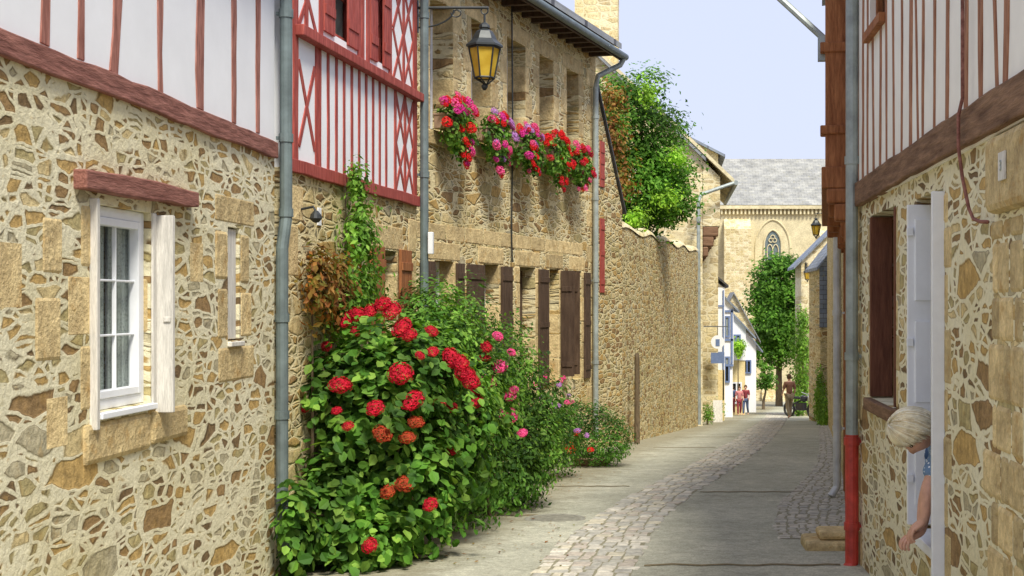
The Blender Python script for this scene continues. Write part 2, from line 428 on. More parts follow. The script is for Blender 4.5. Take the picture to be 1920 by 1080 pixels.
class House:
    def __init__(s, name, label, cat, X0, Y0, t, o):
        s.X0, s.Y0, s.t, s.o = X0, Y0, t, o
        s.k = math.sqrt(1 + t * t)
        s.e = empty(name, (X0, Y0, 0), label, cat, math.pi / 2 - math.atan(t))
    def P(s, Y, d, z):
        return ((Y - s.Y0) * s.k, s.o * d, z)
    def box(s, mb, Ya, Yb, d0, d1, z0, z1):
        mb.box(s.P(Ya, d0, z0), s.P(Yb, d1, z1))
    def beam(s, mb, a, b, w, d0, d1, wob=.08, n=None):
        ax, bx = (a[0] - s.Y0) * s.k, (b[0] - s.Y0) * s.k
        L = math.hypot(bx - ax, b[1] - a[1])
        n = n or max(2, int(L / .22))
        dx, dz = (bx - ax) / L, (b[1] - a[1]) / L
        nx, nz = -dz, dx
        vs = []
        off = 0
        for i in range(n + 1):
            t = i / n
            off += R.uniform(-1, 1) * w * wob * .5 if 0 < i < n else 0
            off *= .9
            wl = w / 2 * (1 + R.uniform(-wob, wob) * 1.2); wr = w / 2 * (1 + R.uniform(-wob, wob) * 1.2)
            cx, cz = ax + dx * L * t + nx * off, a[1] + dz * L * t + nz * off
            for (q, d) in ((wl, d0), (wl, d1), (-wr, d1), (-wr, d0)):
                vs.append((cx + nx * q, s.o * d, cz + nz * q))
        fs = [(0, 1, 2, 3), tuple(4 * n + k for k in (3, 2, 1, 0))]
        for i in range(n):
            for k in range(4):
                fs.append((4 * i + k, 4 * i + (k + 1) % 4, 4 * i + 4 + (k + 1) % 4, 4 * i + 4 + k))
        mb.add(vs, fs)
    def wall(s, mb, Ya, Yb, z0, z1, ops, d=0.0, th=.35):
        ys = sorted(set([Ya, Yb] + [v for o in ops for v in (o[0], o[1])]))
        zs = sorted(set([z0, z1] + [v for o in ops for v in (o[2], o[3])]))
        def isop(i, j):
            if i < 0 or j < 0 or i >= len(ys) - 1 or j >= len(zs) - 1: return True
            y, z = (ys[i] + ys[i + 1]) / 2, (zs[j] + zs[j + 1]) / 2
            return any(o[0] < y < o[1] and o[2] < z < o[3] for o in ops)
        vid = {}
        def V(i, j, b):
            k = (i, j, b)
            if k not in vid:
                vid[k] = len(mb.v)
                mb.v.append(s.P(ys[i], d - (th if b else 0), zs[j]))
            return vid[k]
        for i in range(len(ys) - 1):
            for j in range(len(zs) - 1):
                if isop(i, j): continue
                for b in (0, 1):
                    q = (V(i, j, b), V(i + 1, j, b), V(i + 1, j + 1, b), V(i, j + 1, b))
                    mb.f.append(q if b else q[::-1])
                if isop(i - 1, j): mb.f.append((V(i, j, 0), V(i, j + 1, 0), V(i, j + 1, 1), V(i, j, 1)))
                if isop(i + 1, j): mb.f.append((V(i + 1, j, 0), V(i + 1, j, 1), V(i + 1, j + 1, 1), V(i + 1, j + 1, 0)))
                if isop(i, j - 1): mb.f.append((V(i, j, 0), V(i, j, 1), V(i + 1, j, 1), V(i + 1, j, 0)))
                if isop(i, j + 1): mb.f.append((V(i, j + 1, 0), V(i + 1, j + 1, 0), V(i + 1, j + 1, 1), V(i, j + 1, 1)))
    def shell(s, mb, Ya, Yb, z0, z1, D, zr=None, th=.35):
        for Y, a in ((Ya, .3), (Yb, -.3)):
            pl = [(s.o * -(th + .003), z0), (s.o * -D, z0), (s.o * -D, z1)]
            if zr: pl.append((s.o * -D / 2, zr))
            pl.append((s.o * -(th + .003), z1))
            u = (Y - s.Y0) * s.k
            mb.prism(pl, 0, u, u + a)
        s.box(mb, Ya + .31, Yb - .31, -D, -D + .3, z0, z1)
    def roof(s, Ya, Yb, ze, zr, D, over=.4, th=.1, mat='slate', name='roof'):
        mb = MB()
        def sheet(d0, za, d1, zb_):
            L = math.hypot(d1 - d0, zb_ - za); W = (Yb - Ya) * s.k
            b = len(mb.v); fb = len(mb.f)
            mb.v += [s.P(Ya, d0, za), s.P(Yb, d0, za), s.P(Yb, d1, zb_), s.P(Ya, d1, zb_)]
            mb.v += [s.P(Ya, d0, za - th), s.P(Yb, d0, za - th), s.P(Yb, d1, zb_ - th), s.P(Ya, d1, zb_ - th)]
            mb.f += [(b, b + 1, b + 2, b + 3), (b + 7, b + 6, b + 5, b + 4), (b, b + 4, b + 5, b + 1), (b + 1, b + 5, b + 6, b + 2), (b + 3, b + 2, b + 6, b + 7), (b, b + 3, b + 7, b + 4)]
            mb.uv[fb] = [(0, 0), (W, 0), (W, L), (0, L)]
        sl = (zr - ze) / (D / 2)
        sheet(over, ze - sl * over, -D / 2, zr)
        sheet(-D - over, ze - sl * over, -D / 2 - .004, zr)
        return mb.obj(name, mat, s.e, recalc=False)
    def window(s, Ya, Yb, z0, z1, dep, fm, cols=2, rows=3, fw=.05, mw=.022, curtain_or_dark_backing=False, inner=0):
        f = MB()
        def ring(a, b, c, e, w, d0, d1):
            wy = w / s.k
            s.box(f, a, a + wy, d0, d1, c, e); s.box(f, b - wy, b, d0, d1, c, e)
            s.box(f, a + wy, b - wy, d0, d1, c, c + w); s.box(f, a + wy, b - wy, d0, d1, e - w, e)
        e_ = .002
        ring(Ya + e_, Yb - e_, z0 + e_, z1 - e_, fw, -dep - .06, -dep)
        a, b, c, e = Ya + fw, Yb - fw, z0 + fw, z1 - fw
        if inner:
            ring(a + .003, b - .003, c + .003, e - .003, inner, -dep - .05, -dep + .008)
            a += inner; b -= inner; c += inner; e -= inner
        for i in range(1, cols):
            y = a + (b - a) * i / cols
            s.box(f, y - mw / 2, y + mw / 2, -dep - .035, -dep - .012, c, e)
        for j in range(1, rows):
            z = c + (e - c) * j / rows
            s.box(f, a, b, -dep - .033, -dep - .014, z - mw / 2, z + mw / 2)
        o = f.obj('window', fm, s.e, bevel=.004)
        p = MB()
        s.box(p, a - .01, b + .01, -dep - .045, -dep - .040, c - .01, e + .01)
        p.obj('pane', 'glass', o)
        if curtain_or_dark_backing:
            cu = MB()
            n = 60; vs = []; fs = []
            for i in range(n + 1):
                y = a - .03 + (b - a + .06) * i / n
                dd = -dep - .068 + .008 * math.sin(i * 1.3) + .005 * math.sin(i * 2.9)
                vs += [s.P(y, dd, c), s.P(y, dd, e)]
            for i in range(n):
                if 28 <= i <= 30: continue
                fs.append((2 * i, 2 * i + 2, 2 * i + 3, 2 * i + 1))
            cu.add(vs, fs)
            cu.obj('curtain_or_dark_backing', 'curt', o, smooth=True)
        return o
    def shutter(s, Ya, Yb, z0, z1, d, mat, parent, th=.028):
        f = MB()
        n = max(2, int((Yb - Ya) / .13))
        for i in range(n):
            a = Ya + (Yb - Ya) * i / n; b = Ya + (Yb - Ya) * (i + 1) / n
            s.box(f, a + .002, b - .002, d, d + th, z0, z1)
        for z in (z0 + .14, (z0 + z1) / 2, z1 - .2):
            s.box(f, Ya + .01, Yb - .01, d + th + .0005, d + th * 1.5, z, z + .08)
        return f.obj('shutter', mat, parent, bevel=.003)
    def blocks(s, mb, items, d=.012, dep=-.2):
        for (a, b, c, e) in items:
            j = lambda: R.uniform(-.008, .008)
            s.box(mb, a + j(), b + j(), dep, d + R.uniform(-.002, .004), c + .006, e - .006)

def jambs(Ya, Yb, z0, z1, w=.22, h=.3, lint=True, near=True, far=True):
    out = []
    z = z0; k = 0
    while z < z1 - .02:
        e = min(z + h * R.uniform(.8, 1.25), z1)
        if z1 - e < .1: e = z1
        ww = w * (1.35 if k % 2 else .8)
        w2 = w * (.8 if k % 2 else 1.35)
        if near: out.append((Ya - ww, Ya, z, e))
        if far: out.append((Yb, Yb + w2, z, e))
        z = e; k += 1
    if lint:
        out.append((Ya - w * 1.1, Yb + w * 1.1, z1, z1 + .24))
    return out

# ------------------------------------------------------------------ ground and road
def sheet(name, ys, xl, xr, off, mat, nx=8):
    mb = MB()
    for y in ys:
        a, b = xl(y), xr(y)
        for i in range(nx + 1):
            mb.v.append((a + (b - a) * i / nx, y, zg(y) + off))
    for j in range(len(ys) - 1):
        for i in range(nx):
            k = j * (nx + 1) + i
            mb.f.append((k, k + 1, k + nx + 2, k + nx + 1))
    return mb.obj(name, mat, smooth=True, recalc=False)
ysG = [-60, -20] + [i * 1.0 for i in range(0, 125)] + [150, 250, 500, 900]
tag(sheet('ground', ysG, lambda y: -500, lambda y: 500, -.03, 'dirt', 4), None, None, kind='structure')
def lerp(tab, y):
    if y <= tab[0][0]: return tab[0][1]
    for (a, p), (b, q) in zip(tab, tab[1:]):
        if y <= b: return p + (q - p) * (y - a) / (b - a)
    return tab[-1][1]
ysR = [2 + i * .5 for i in range(0, 220)]
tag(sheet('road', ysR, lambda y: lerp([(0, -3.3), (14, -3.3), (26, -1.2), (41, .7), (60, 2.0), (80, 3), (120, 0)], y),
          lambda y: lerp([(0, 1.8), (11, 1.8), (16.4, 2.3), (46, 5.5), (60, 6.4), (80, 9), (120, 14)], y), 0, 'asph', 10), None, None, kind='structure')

def setts(name, path, row, per, mat, y0, y1, h=.010):
    mb = MB()
    ctr = [(p[0], p[1]) for p in path]; wd = [(p[0], p[2]) for p in path]
    y = y0
    sm = lambda tab, y: sum(lerp(tab, y + k) for k in (-1.2, -.6, 0, .6, 1.2)) / 5
    ys = []
    while y < y1:
        ys.append(y)
        st = row * R.uniform(.75, 1.25)
        w = sm(wd, y); c = sm(ctr, y)
        n = max(2, round(w / per))
        cuts = [0] + sorted((i + R.uniform(-.24, .24)) / n for i in range(1, n)) + [1]
        dxy = (sm(ctr, y + st) - sm(ctr, y))
        for a, b in zip(cuts, cuts[1:]):
            xa = c - w / 2 + w * a + .005 + (R.uniform(-.05, .03) if a == 0 else 0); xb = c - w / 2 + w * b - .005 + (R.uniform(-.03, .05) if b == 1 else 0)
            ja = R.uniform(-.010, .010)
            ya, yb = y + .006 + ja, y + st - .006 + ja
            hh = h + R.uniform(-.004, .004)
            q = .016
            jj = [(R.uniform(-.006, .006), R.uniform(-.006, .006)) for _ in range(4)]
            vs = []
            for (z, i) in ((-.01, 0), (hh - .005, .003), (hh, q)):
                for k_, (X, Y) in enumerate(((xa + i, ya + i), (xb - i, ya + i), (xb - i + dxy, yb - i), (xa + i + dxy, yb - i))):
                    vs.append((X + jj[k_][0], Y + jj[k_][1], zg(Y) + z))
            fs = []
            for l in (0, 4):
                for k in range(4):
                    fs.append((l + k, l + (k + 1) % 4, l + 4 + (k + 1) % 4, l + 4 + k))
            fs.append((8, 9, 10, 11))
            mb.add(vs, fs)
        y += st
    ob = mb.obj(name, mat, recalc=False)
    tag(ob, None, None, kind='structure')
    b = sheet(name + '_joint', ys, lambda y: sm(ctr, y) - sm(wd, y) / 2, lambda y: sm(ctr, y) + sm(wd, y) / 2, .004, 'joint', 2)
    tag(b, None, None, kind='structure')
setts('cobbled_path', [(5, -.9, .74), (10.2, -.655, .74), (13, -.50, .68), (16, -.10, .66), (21.5, .85, .70), (26.4, 1.5, .72), (41, 2.89, .85), (60, 4.6, .9), (80, 6, .9)], .17, .125, 'sett', 8, 70)
setts('cobbled_gutter', [(12, 1.24, .62), (14.5, 1.48, .78), (17, 1.87, .62), (20, 2.3, .36), (24, 2.75, .3), (45, 5.0, .3)], .12, .10, 'settd', 12.1, 44, .008)
jm = MB()
for (y, xa, xb) in ((10.6, -.2, 1.3), (16.3, .35, 1.55), (13.9, -1.9, -.95), (17.0, -1.6, -.5), (24.5, -.3, .8), (30, .1, 1.4)):
    pts = 14
    vs = []
    for i in range(pts + 1):
        x = xa + (xb - xa) * i / pts; yy = y + .03 * math.sin(i * 1.7 + y) + R.uniform(-.01, .01)
        vs += [(x, yy - .03, zg(yy) + .005), (x, yy + .03, zg(yy) + .005)]
    jm.add(vs, [(2 * i, 2 * i + 2, 2 * i + 3, 2 * i + 1) for i in range(pts)])
tag(jm.obj('road_joint', 'dirt', recalc=False), None, None, kind='structure')
mh = MB(); mh.lathe([(.30, -.01), (.30, .004), (.285, .007), (.27, .004), (0.01, .004)], (0, 0, 0), 32)
for i in range(-4, 5):
    l = math.sqrt(max(0, .25 ** 2 - (i * .055) ** 2))
    mh.box((-l, i * .055 - .012, .0045), (l, i * .055 + .012, .009))
o = mh.obj('manhole_cover', 'coverm'); o.location = (-1.13, 13.6, zg(13.6) + .002)
tag(o, 'round ribbed iron manhole cover set in the asphalt', 'manhole cover')
st = MB(); st.box((0, 0, -.1), (.40, .5, .07)); st.box((.12, .1, .071), (.40, .45, .14))
o = st.obj('stone_step', 'ash', bevel=.03); o.location = (1.11, 11.35, zg(11.4))
tag(o, 'worn ochre stone step beside the half-timbered house', 'step')

# ------------------------------------------------------------------ house B1 (near, cream pointed rubble)
def drain(H, pts, r, mat, brackets=(), name='drainpipe', collars=()):
    mb = MB()
    P = [H.P(*p) for p in pts]
    mb.tube(P, r, 12)
    for (Y, d, z) in list(brackets) + list(collars):
        mb.tube([H.P(Y, d, z - .03), H.P(Y, d, z + .03)], r * 1.18, 12)
    for (Y, d, z) in brackets:
        H.box(mb, Y - .012, Y + .012, 0, d, z - .012, z + .012)
    return mb.obj(name, mat, H.e, smooth=False)

B1 = House('half_timbered_house', 'cream-pointed rubble house with white plaster and red-brown timbers above', 'house', -2.85, 3.0, 0, -1)
w = MB()
B1.wall(w, 3.0, 9.98, -.6, 3.12, [(6.90, 7.60, 1.46, 2.50), (8.93, 9.17, 1.76, 2.5)], th=.32)
B1.shell(w, 3.0, 9.98, -.6, 4.7, 5, 5.9)
w.obj('wall', 'rubA', B1.e)
w = MB(); B1.wall(w, 3.0, 9.98, 3.12, 4.7, [], d=.0, th=.30); w.obj('plaster_wall', 'plaster', B1.e)
B1.roof(2.9, 10.0, 4.78, 6.0, 5, .2)
t_ = MB()
B1.beam(t_, (3.0, 3.12), (9.98, 3.12), .12, -.05, .03, .09)
B1.beam(t_, (3.0, 4.6), (9.98, 4.6), .16, -.05, .03, .1)
t_.obj('timber_beam', 'redH', B1.e, bevel=.008)
t_ = MB()
for (Y, yt, ww) in ((5.82, 5.85, .10), (6.30, 6.33, .09), (6.69, 6.70, .065), (7.10, 7.20, .10), (7.74, 7.73, .075), (8.38, 8.42, .115), (9.04, 9.06, .08), (9.57, 9.58, .09), (5.3, 5.3, .1), (4.7, 4.7, .1)):
    B1.beam(t_, (Y, 3.18), (Y + (yt - Y) * 1.3, 4.52), ww, -.05, .008, .24)
t_.obj('timber_stud', 'redA', B1.e, bevel=.003)
t_ = MB(); B1.beam(t_, (6.62, 2.60), (8.2, 2.605), .10, -.1, .065, .12); t_.obj('lintel', 'redH', B1.e, bevel=.008)
bl = MB()
B1.blocks(bl, jambs(6.90, 7.60, 1.46, 2.5, .27, .38, False), .002, -.2)
B1.blocks(bl, [(6.72, 7.58, 1.2, 1.42), (7.6, 8.15, 1.22, 1.42)], .02, -.1)
B1.blocks(bl, [(6.28, 6.52, 2.12, 2.42), (6.2, 6.5, 1.72, 2.05), (6.3, 6.58, 1.3, 1.6), (5.85, 6.12, 1.95, 2.3), (8.2, 8.48, 2.1, 2.4)], .002)
B1.blocks(bl, [(8.66, 9.5, 2.5, 2.72), (8.72, 9.5, 1.48, 1.74), (9.17, 9.44, 1.76, 2.1), (9.17, 9.38, 2.12, 2.48), (8.66, 8.93, 2.14, 2.48), (8.72, 8.93, 1.76, 2.12)], .005)
bl.obj('dressed_stone', 'ash', B1.e, bevel=.03)
wd = B1.window(6.90, 7.60, 1.46, 2.50, .035, 'white', 2, 3, .055, .012, True, .04)
s_ = MB(); B1.box(s_, 6.88, 7.62, -.1, .035, 1.425, 1.457); s_.obj('sill', 'white', wd, bevel=.005)
s_ = MB(); B1.box(s_, 7.665, 7.70, .0, .10, 1.40, 2.49); B1.box(s_, 7.612, 7.662, -.02, .012, 1.43, 2.5); B1.box(s_, 7.655, 7.664, .05, .09, 1.9, 1.93); s_.obj('shutter', 'greywood', wd, bevel=.004)
s_ = MB(); B1.box(s_, 6.80, 6.835, .0, .04, 1.38, 2.52); B1.box(s_, 6.84, 6.885, .0, .02, 1.40, 2.5); s_.obj('shutter', 'greywood', wd, bevel=.004)
s_ = MB(); B1.box(s_, 8.94, 9.16, -.06, -.02, 1.77, 2.49); B1.box(s_, 8.92, 9.19, -.0, .03, 1.725, 1.755); s_.obj('window', 'greywood', B1.e, bevel=.004)
zp = [(10.03, .07, 4.75), (10.03, .07, 2.62), (10.0, .05, 2.4), (10.0, .05, .3), (10.02, .09, .08)]
drain(B1, zp, .045, 'zincd', [(10.03, .07, 4.1), (10.03, .07, 3.2), (10.0, .05, 1.9)], collars=[(10.03, .07, 2.66), (10.0, .05, 1.2)])

# ------------------------------------------------------------------ house B2 (timber upper)
B2 = House('half_timbered_house', 'rubble stone house with bright red timber framing and lattice crosses', 'house', -2.85 + .02 * .08, 10.12, .08, -1)
w = MB()
B2.wall(w, 10.12, 13.9, -.7, 3.0, [(12.72, 13.18, 1.35, 2.50)], th=.32)
B2.shell(w, 10.12, 13.9, -.7, 5.5, 5, 6.6)
w.obj('wall', 'rubB', B2.e)
w = MB()
B2.wall(w, 10.12, 13.9, 3.0, 5.5, [(11.05, 11.95, 4.2, 5.3), (12.3, 12.9, 4.2, 5.3)], th=.3)
w.obj('plaster_wall', 'plaster', B2.e)
B2.roof(10.08, 13.95, 5.58, 6.7, 5, .2)
h_ = MB()
B2.beam(h_, (10.15, 3.03), (13.9, 3.03), .10, -.05, .04, .06)
B2.beam(h_, (10.4, 4.06), (13.9, 4.06), .08, -.05, .08, .04)
B2.beam(h_, (10.15, 5.42), (13.9, 5.42), .14, -.05, .04, .05)
h_.obj('timber_beam', 'redB', B2.e, bevel=.006)
v_ = MB()
B2.beam(v_, (10.42, 3.08), (10.42, 5.35), .10, -.05, .014)
B2.beam(v_, (13.82, 3.08), (13.82, 5.35), .12, -.05, .014)
Y = 10.98
while Y < 13.0:
    B2.beam(v_, (Y, 3.08), (Y, 4.02), .055, -.05, .008, .12); Y += .205
for (a, b) in ((10.50, 10.86), (13.15, 13.45), (13.47, 13.76)):
    ks = [(3.1, 3.54), (3.54, 3.99)] if a > 11 else [(3.2, 3.85)]
    for (c, e) in ks:
        B2.beam(v_, (a, c), (b, e), .05, -.05, .009, .05, 2); B2.beam(v_, (b, c), (a, e), .05, -.05, .0075, .05, 2)
for Y in (10.9, 13.12, 13.46): B2.beam(v_, (Y, 3.08), (Y, 4.02), .06, -.05, .012)
for Y in (11.0, 12.0, 12.25, 12.95): B2.beam(v_, (Y, 4.11), (Y, 5.35), .085, -.05, .012)
for (a, b) in ((13.05, 13.4), (13.42, 13.76), (10.5, 10.9)):
    for (c, e) in ((4.12, 4.6), (4.6, 5.08)):
        B2.beam(v_, (a, c), (b, e), .05, -.05, .009, .05, 2); B2.beam(v_, (b, c), (a, e), .05, -.05, .0075, .05, 2)
B2.beam(v_, (10.66, 4.12), (10.68, 5.35), .07, -.05, .012); B2.beam(v_, (13.41, 4.12), (13.41, 5.35), .06, -.05, .012); B2.beam(v_, (12.1, 4.12), (12.1, 5.35), .07, -.05, .012)
v_.obj('timber_stud', 'redB', B2.e, bevel=.002)
wd = B2.window(11.05, 11.95, 4.2, 5.3, .05, 'redB', 2, 3)
B2.shutter(11.05, 11.32, 4.18, 5.3, .002, 'redB', wd, .018); B2.shutter(11.66, 11.95, 4.18, 5.3, .002, 'redB', wd, .018)
wd = B2.window(12.3, 12.9, 4.2, 5.3, .05, 'redB', 2, 3)
B2.shutter(12.3, 12.52, 4.18, 5.3, .002, 'redB', wd, .018); B2.shutter(12.70, 12.92, 4.18, 5.3, .002, 'redB', wd, .018)
wd = B2.window(12.72, 13.18, 1.35, 2.50, .12, 'white', 2, 3)
B2.shutter(12.28, 12.68, 1.3, 2.52, .010, 'rustwood', wd); B2.shutter(13.22, 13.6, 1.3, 2.52, .010, 'rustwood', wd)
bl = MB(); B2.blocks(bl, jambs(12.72, 13.18, 1.35, 2.5, .2, .3), .004)
B2.blocks(bl, [(10.2, 10.5, 2.2, 2.6), (10.25, 10.6, 2.62, 2.9), (13.6, 13.88, 2.5, 2.85), (13.55, 13.88, 2.1, 2.45)], .004)
bl.obj('dressed_stone', 'ash', B2.e, bevel=.015)
def text_mesh(s, size, name, mat, parent, loc, rot, ext=.002):
    cu = bpy.data.curves.new(name, 'FONT'); cu.body = s; cu.size = size; cu.extrude = ext; cu.align_x = 'CENTER'; cu.align_y = 'CENTER'
    tmp = bpy.data.objects.new('tmp', cu); COL.objects.link(tmp)
    bpy.context.view_layer.update()
    me = bpy.data.meshes.new_from_object(tmp.evaluated_get(bpy.context.evaluated_depsgraph_get()))
    bpy.data.objects.remove(tmp)
    me.materials.clear(); me.materials.append(M[mat])
    o = bpy.data.objects.new(name, me); COL.objects.link(o); o.parent = parent; o.location = loc; o.rotation_euler = rot
    return o
p_ = MB(); B2.box(p_, 10.92, 11.0, .0, .012, 2.62, 2.76); p_.obj('number_plaque', 'white', B2.e, bevel=.003)
p_ = MB(); p_.tube([B2.P(10.55, 0, 2.72), B2.P(10.55, .10, 2.74), B2.P(10.55, .12, 2.70)], .010, 8); p_.lathe([(.015, .0), (.04, -.03), (.048, -.06), (.02, -.09)], B2.P(10.55, .12, 2.71), 12)
p_.obj('wall_lamp', 'iron', B2.e)
drain(B2, [(13.94, .07, 5.5), (13.94, .07, 2.2), (13.94, .07, -.1)], .043, 'zincd', [(13.94, .07, 4.9), (13.94, .07, 3.3), (13.94, .07, 1.9)])
p_ = MB(); B2.box(p_, 13.88, 13.94, .12, .17, 2.5, 2.72); p_.obj('meter_box', 'white', B2.e, bevel=.006)

# ------------------------------------------------------------------ house B3 (stone, flowers)
def X3(Y): return -7.29 + .25 * Y
B3 = House('stone_house', 'two-storey ochre stone house with deep windows and brown shutters', 'house', X3(14.3), 14.3, .25, -1)
up = [(17.22, 17.92), (18.52, 19.22), (19.82, 20.56), (21.16, 21.80), (22.44, 23.06)]
lo = [(17.35, 17.95, 1.0), (18.95, 19.5, .9), (20.32, 20.98, -.5), (21.62, 22.06, .75), (22.75, 23.2, .75)]
ops = [(a, b, 4.18, 5.82) for a, b in up] + [(a, b, z, 2.55) for a, b, z in lo]
w = MB()
B3.wall(w, 14.3, 23.98, -1.6, 6.45, ops, th=.4)
B3.shell(w, 14.3, 23.98, -1.6, 6.45, 6, 7.9, .4)
w.obj('wall', 'rubB', B3.e)
B3.roof(14.2, 24.05, 6.72, 8.2, 6, .45)
bl = MB()
for a, b in up: B3.blocks(bl, jambs(a, b, 4.18, 5.82, .2, .33), .005, -.37)
for a, b in up: B3.blocks(bl, [(a - .2, b + .2, 3.98, 4.17)], .03, -.3)
for a, b, z in lo: B3.blocks(bl, jambs(a, b, max(z, -.2), 2.55, .17, .33), .005, -.37)
B3.blocks(bl, [(14.6 + i * .62, 14.6 + i * .62 + .6, 2.8, 3.02) for i in range(14)], .004)
z = -.6
k = 0
while z < 6.2:
    B3.blocks(bl, [(23.98 - (.5 if k % 2 else .3), 23.975, z, z + .3)], .006); z += .3; k += 1
bl.obj('dressed_stone', 'ash', B3.e, bevel=.015)
for a, b in up: B3.window(a, b, 4.18, 5.82, .28, 'white', 2, 3)
shs = [[(16.9, 17.3), (17.98, 18.22)], [(18.34, 18.9), (19.55, 19.95)], [], [(21.08, 21.5)], [(23.3, 23.6)]]
for i, (a, b, z) in enumerate(lo):
    if i == 2:
        d_ = MB(); B3.box(d_, a + .01, b - .01, -.24, -.2, -.4, 2.5)
        for zz in (.2, 1.2): B3.box(d_, a + .1, b - .1, -.199, -.18, zz, zz + .75)
        do = d_.obj('door', 'shut', B3.e, bevel=.006)
        d_ = MB(); d_.tube([B3.P(a + .1, -.17, .8), B3.P(a + .1, -.13, .8), B3.P(a + .2, -.13, .8)], .012, 8); d_.obj('handle', 'iron', do)
        continue
    wd = B3.window(a, b, z, 2.55, .2, 'white', 2, 3)
    for (p, q) in shs[i]: B3.shutter(p, q, z, 2.53, .012, 'shut', wd)
for (Ys, dd) in ((22.10, .24), (22.68, .14)):
    sh = MB(); B3.box(sh, Ys, Ys + .03, .02, dd, .85, 2.53); B3.box(sh, Ys - .015, Ys - .002, .04, dd - .03, 1.0, 1.08); B3.box(sh, Ys - .015, Ys - .002, .04, dd - .03, 2.2, 2.28); sh.obj('shutter', 'shut', B3.e, bevel=.004)
sf = MB()
for i in range(24):
    Y = 14.4 + i * .4
    B3.box(sf, Y, Y + .09, .0, .44, 6.22, 6.32)
B3.box(sf, 14.2, 24.02, .0, .42, 6.325, 6.36)
B3.box(sf, 14.2, 24.02, .425, .452, 6.2, 6.37)
sf.obj('eave_board', 'shut', B3.e)
g = MB(); g.tube([B3.P(14.2, .50, 6.27), B3.P(24.12, .50, 6.27)], .06, 10); g.obj('gutter', 'zincd', B3.e, smooth=True)
drain(B3, [(24.02, .5, 6.24), (24.0, .44, 6.12), (23.75, .12, 5.9), (23.74, .08, 5.7), (23.74, .08, -.3)], .048, 'zinc', [(23.74, .08, 5.2), (23.74, .08, 3.8), (23.74, .08, 2.4), (23.74, .08, 1.0)])
c_ = MB(); c_.tube([B3.P(19.93, .03, 6.3), B3.P(19.95, .035, 4.5), B3.P(19.92, .03, 3.0), B3.P(19.95, .03, 2.6)], .012, 6); c_.obj('cable', 'iron', B3.e)

LT = House('lean_to', 'narrow rubble stone lean-to with red shutters against the house', 'house', X3(24.0), 24.0, .25, -1)
w = MB(); pl = [LT.P(24.0, 0, -1.6), LT.P(25.6, 0, -1.6), LT.P(25.6, 0, 3.75), LT.P(24.0, 0, 5.75)]
w.prism([(p[0], p[2]) for p in pl], 1, 0, 3.5)
w.obj('wall', 'rubC', LT.e)
rf = MB(); a = [LT.P(23.99, 0, 5.78), LT.P(25.7, 0, 3.66)]
rf.prism([(a[0][0], a[0][2]), (a[1][0], a[1][2]), (a[1][0], a[1][2] + .06), (a[0][0], a[0][2] + .06)], 1, -.05, 3.6); rf.obj('roof', 'slate', LT.e)
for (z0, z1) in ((2.2, 3.5), (4.05, 4.85)):
    LT.shutter(24.2, 24.45, z0, z1, .003, 'redB', LT.e, .02)

GW = House('garden_wall', 'tall rubble stone garden wall running down the street', 'wall', -.9, 25.62, .1172, -1)
w = MB()
n = 40
top = []
for i in range(n + 1):
    Y = 25.62 + (40.1 - 25.62) * i / n
    top.append((Y, 3.44 + .05 * math.sin(i * .7) + .10 * i / n))
vs = []
for (Y, z) in top:
    for d, zz in ((0, -2.2), (0, z - .06), (-.05, z), (-.38, z + .02), (-.42, z - .05), (-.42, -2.2)):
        vs.append(GW.P(Y, d, zz))
fs = []
for i in range(n):
    for k in range(5): fs.append((6 * i + k, 6 * i + k + 1, 6 * i + 7 + k, 6 * i + 6 + k))
fs += [tuple(range(6)), tuple(6 * n + k for k in range(5, -1, -1))]
w.add(vs, fs); w.obj('wall', 'rubC', GW.e)
cp = MB(); vs = []
for (Y, z) in top:
    for a_ in range(7):
        an = math.pi * a_ / 6
        vs.append(GW.P(Y, -.21 + .23 * math.cos(an), z - .04 + .14 * math.sin(an) + .01 * math.sin(Y * 3)))
fs = []
for i in range(n):
    for k in range(6): fs.append((7 * i + k, 7 * i + k + 1, 7 * i + 8 + k, 7 * i + 7 + k))
cp.add(vs, fs); cp.obj('coping', 'rubD', GW.e, smooth=True)
po = MB(); po.lathe([(.055, 0), (.05, .9), (.048, 1.7), (.03, 1.76)], (0, 0, 0), 10)
o = po.obj('wooden_post', 'bark'); o.location = (-.63, 26.2, zg(26.2) - .05); tag(o, 'weathered wooden post standing against the garden wall', 'post')

# ------------------------------------------------------------------ house R1 (right, near)
R1 = House('half_timbered_house', 'rubble stone house with brown beam, white plaster and russet studs', 'house', 1.46, 3.0, 0, 1)
w = MB()
R1.wall(w, 3.0, 10.95, -.6, 2.75, [(7.42, 8.22, .66, 2.62), (8.97, 10.1, 1.32, 2.64), (4.3, 5.72, -.6, 2.4)], th=.35)
R1.shell(w, 3.0, 10.95, -.6, 4.75, 5, 5.9)
w.obj('wall', 'rubR', R1.e)
w = MB(); R1.wall(w, 3.0, 10.95, 2.75, 4.75, [(9.3, 10.0, 3.95, 4.65)], d=.02, th=.3); w.obj('plaster_wall', 'plasterc', R1.e)
R1.roof(2.9, 11.0, 4.83, 6.0, 5, .2)
h_ = MB(); R1.beam(h_, (3.0, 2.84), (10.97, 2.84), .18, -.05, .055, .05); R1.beam(h_, (3.0, 4.68), (10.97, 4.68), .12, -.05, .05, .06)
h_.obj('timber_beam', 'brwood', R1.e, bevel=.01)
v_ = MB()
for Y in (5.2, 5.55, 5.95, 6.42, 6.75, 7.2, 7.55, 7.9, 8.3, 8.62, 8.92, 9.22, 9.5, 9.8, 10.1, 10.36, 10.62):
    top_ = 4.62 if not 9.28 < Y < 10.02 else 3.9
    R1.beam(v_, (Y, 2.93), (Y + R.uniform(-.05, .05), top_), R.uniform(.05, .085), 0, .027, .24)
R1.beam(v_, (10.88, 2.93), (10.88, 4.62), .16, 0, .05)
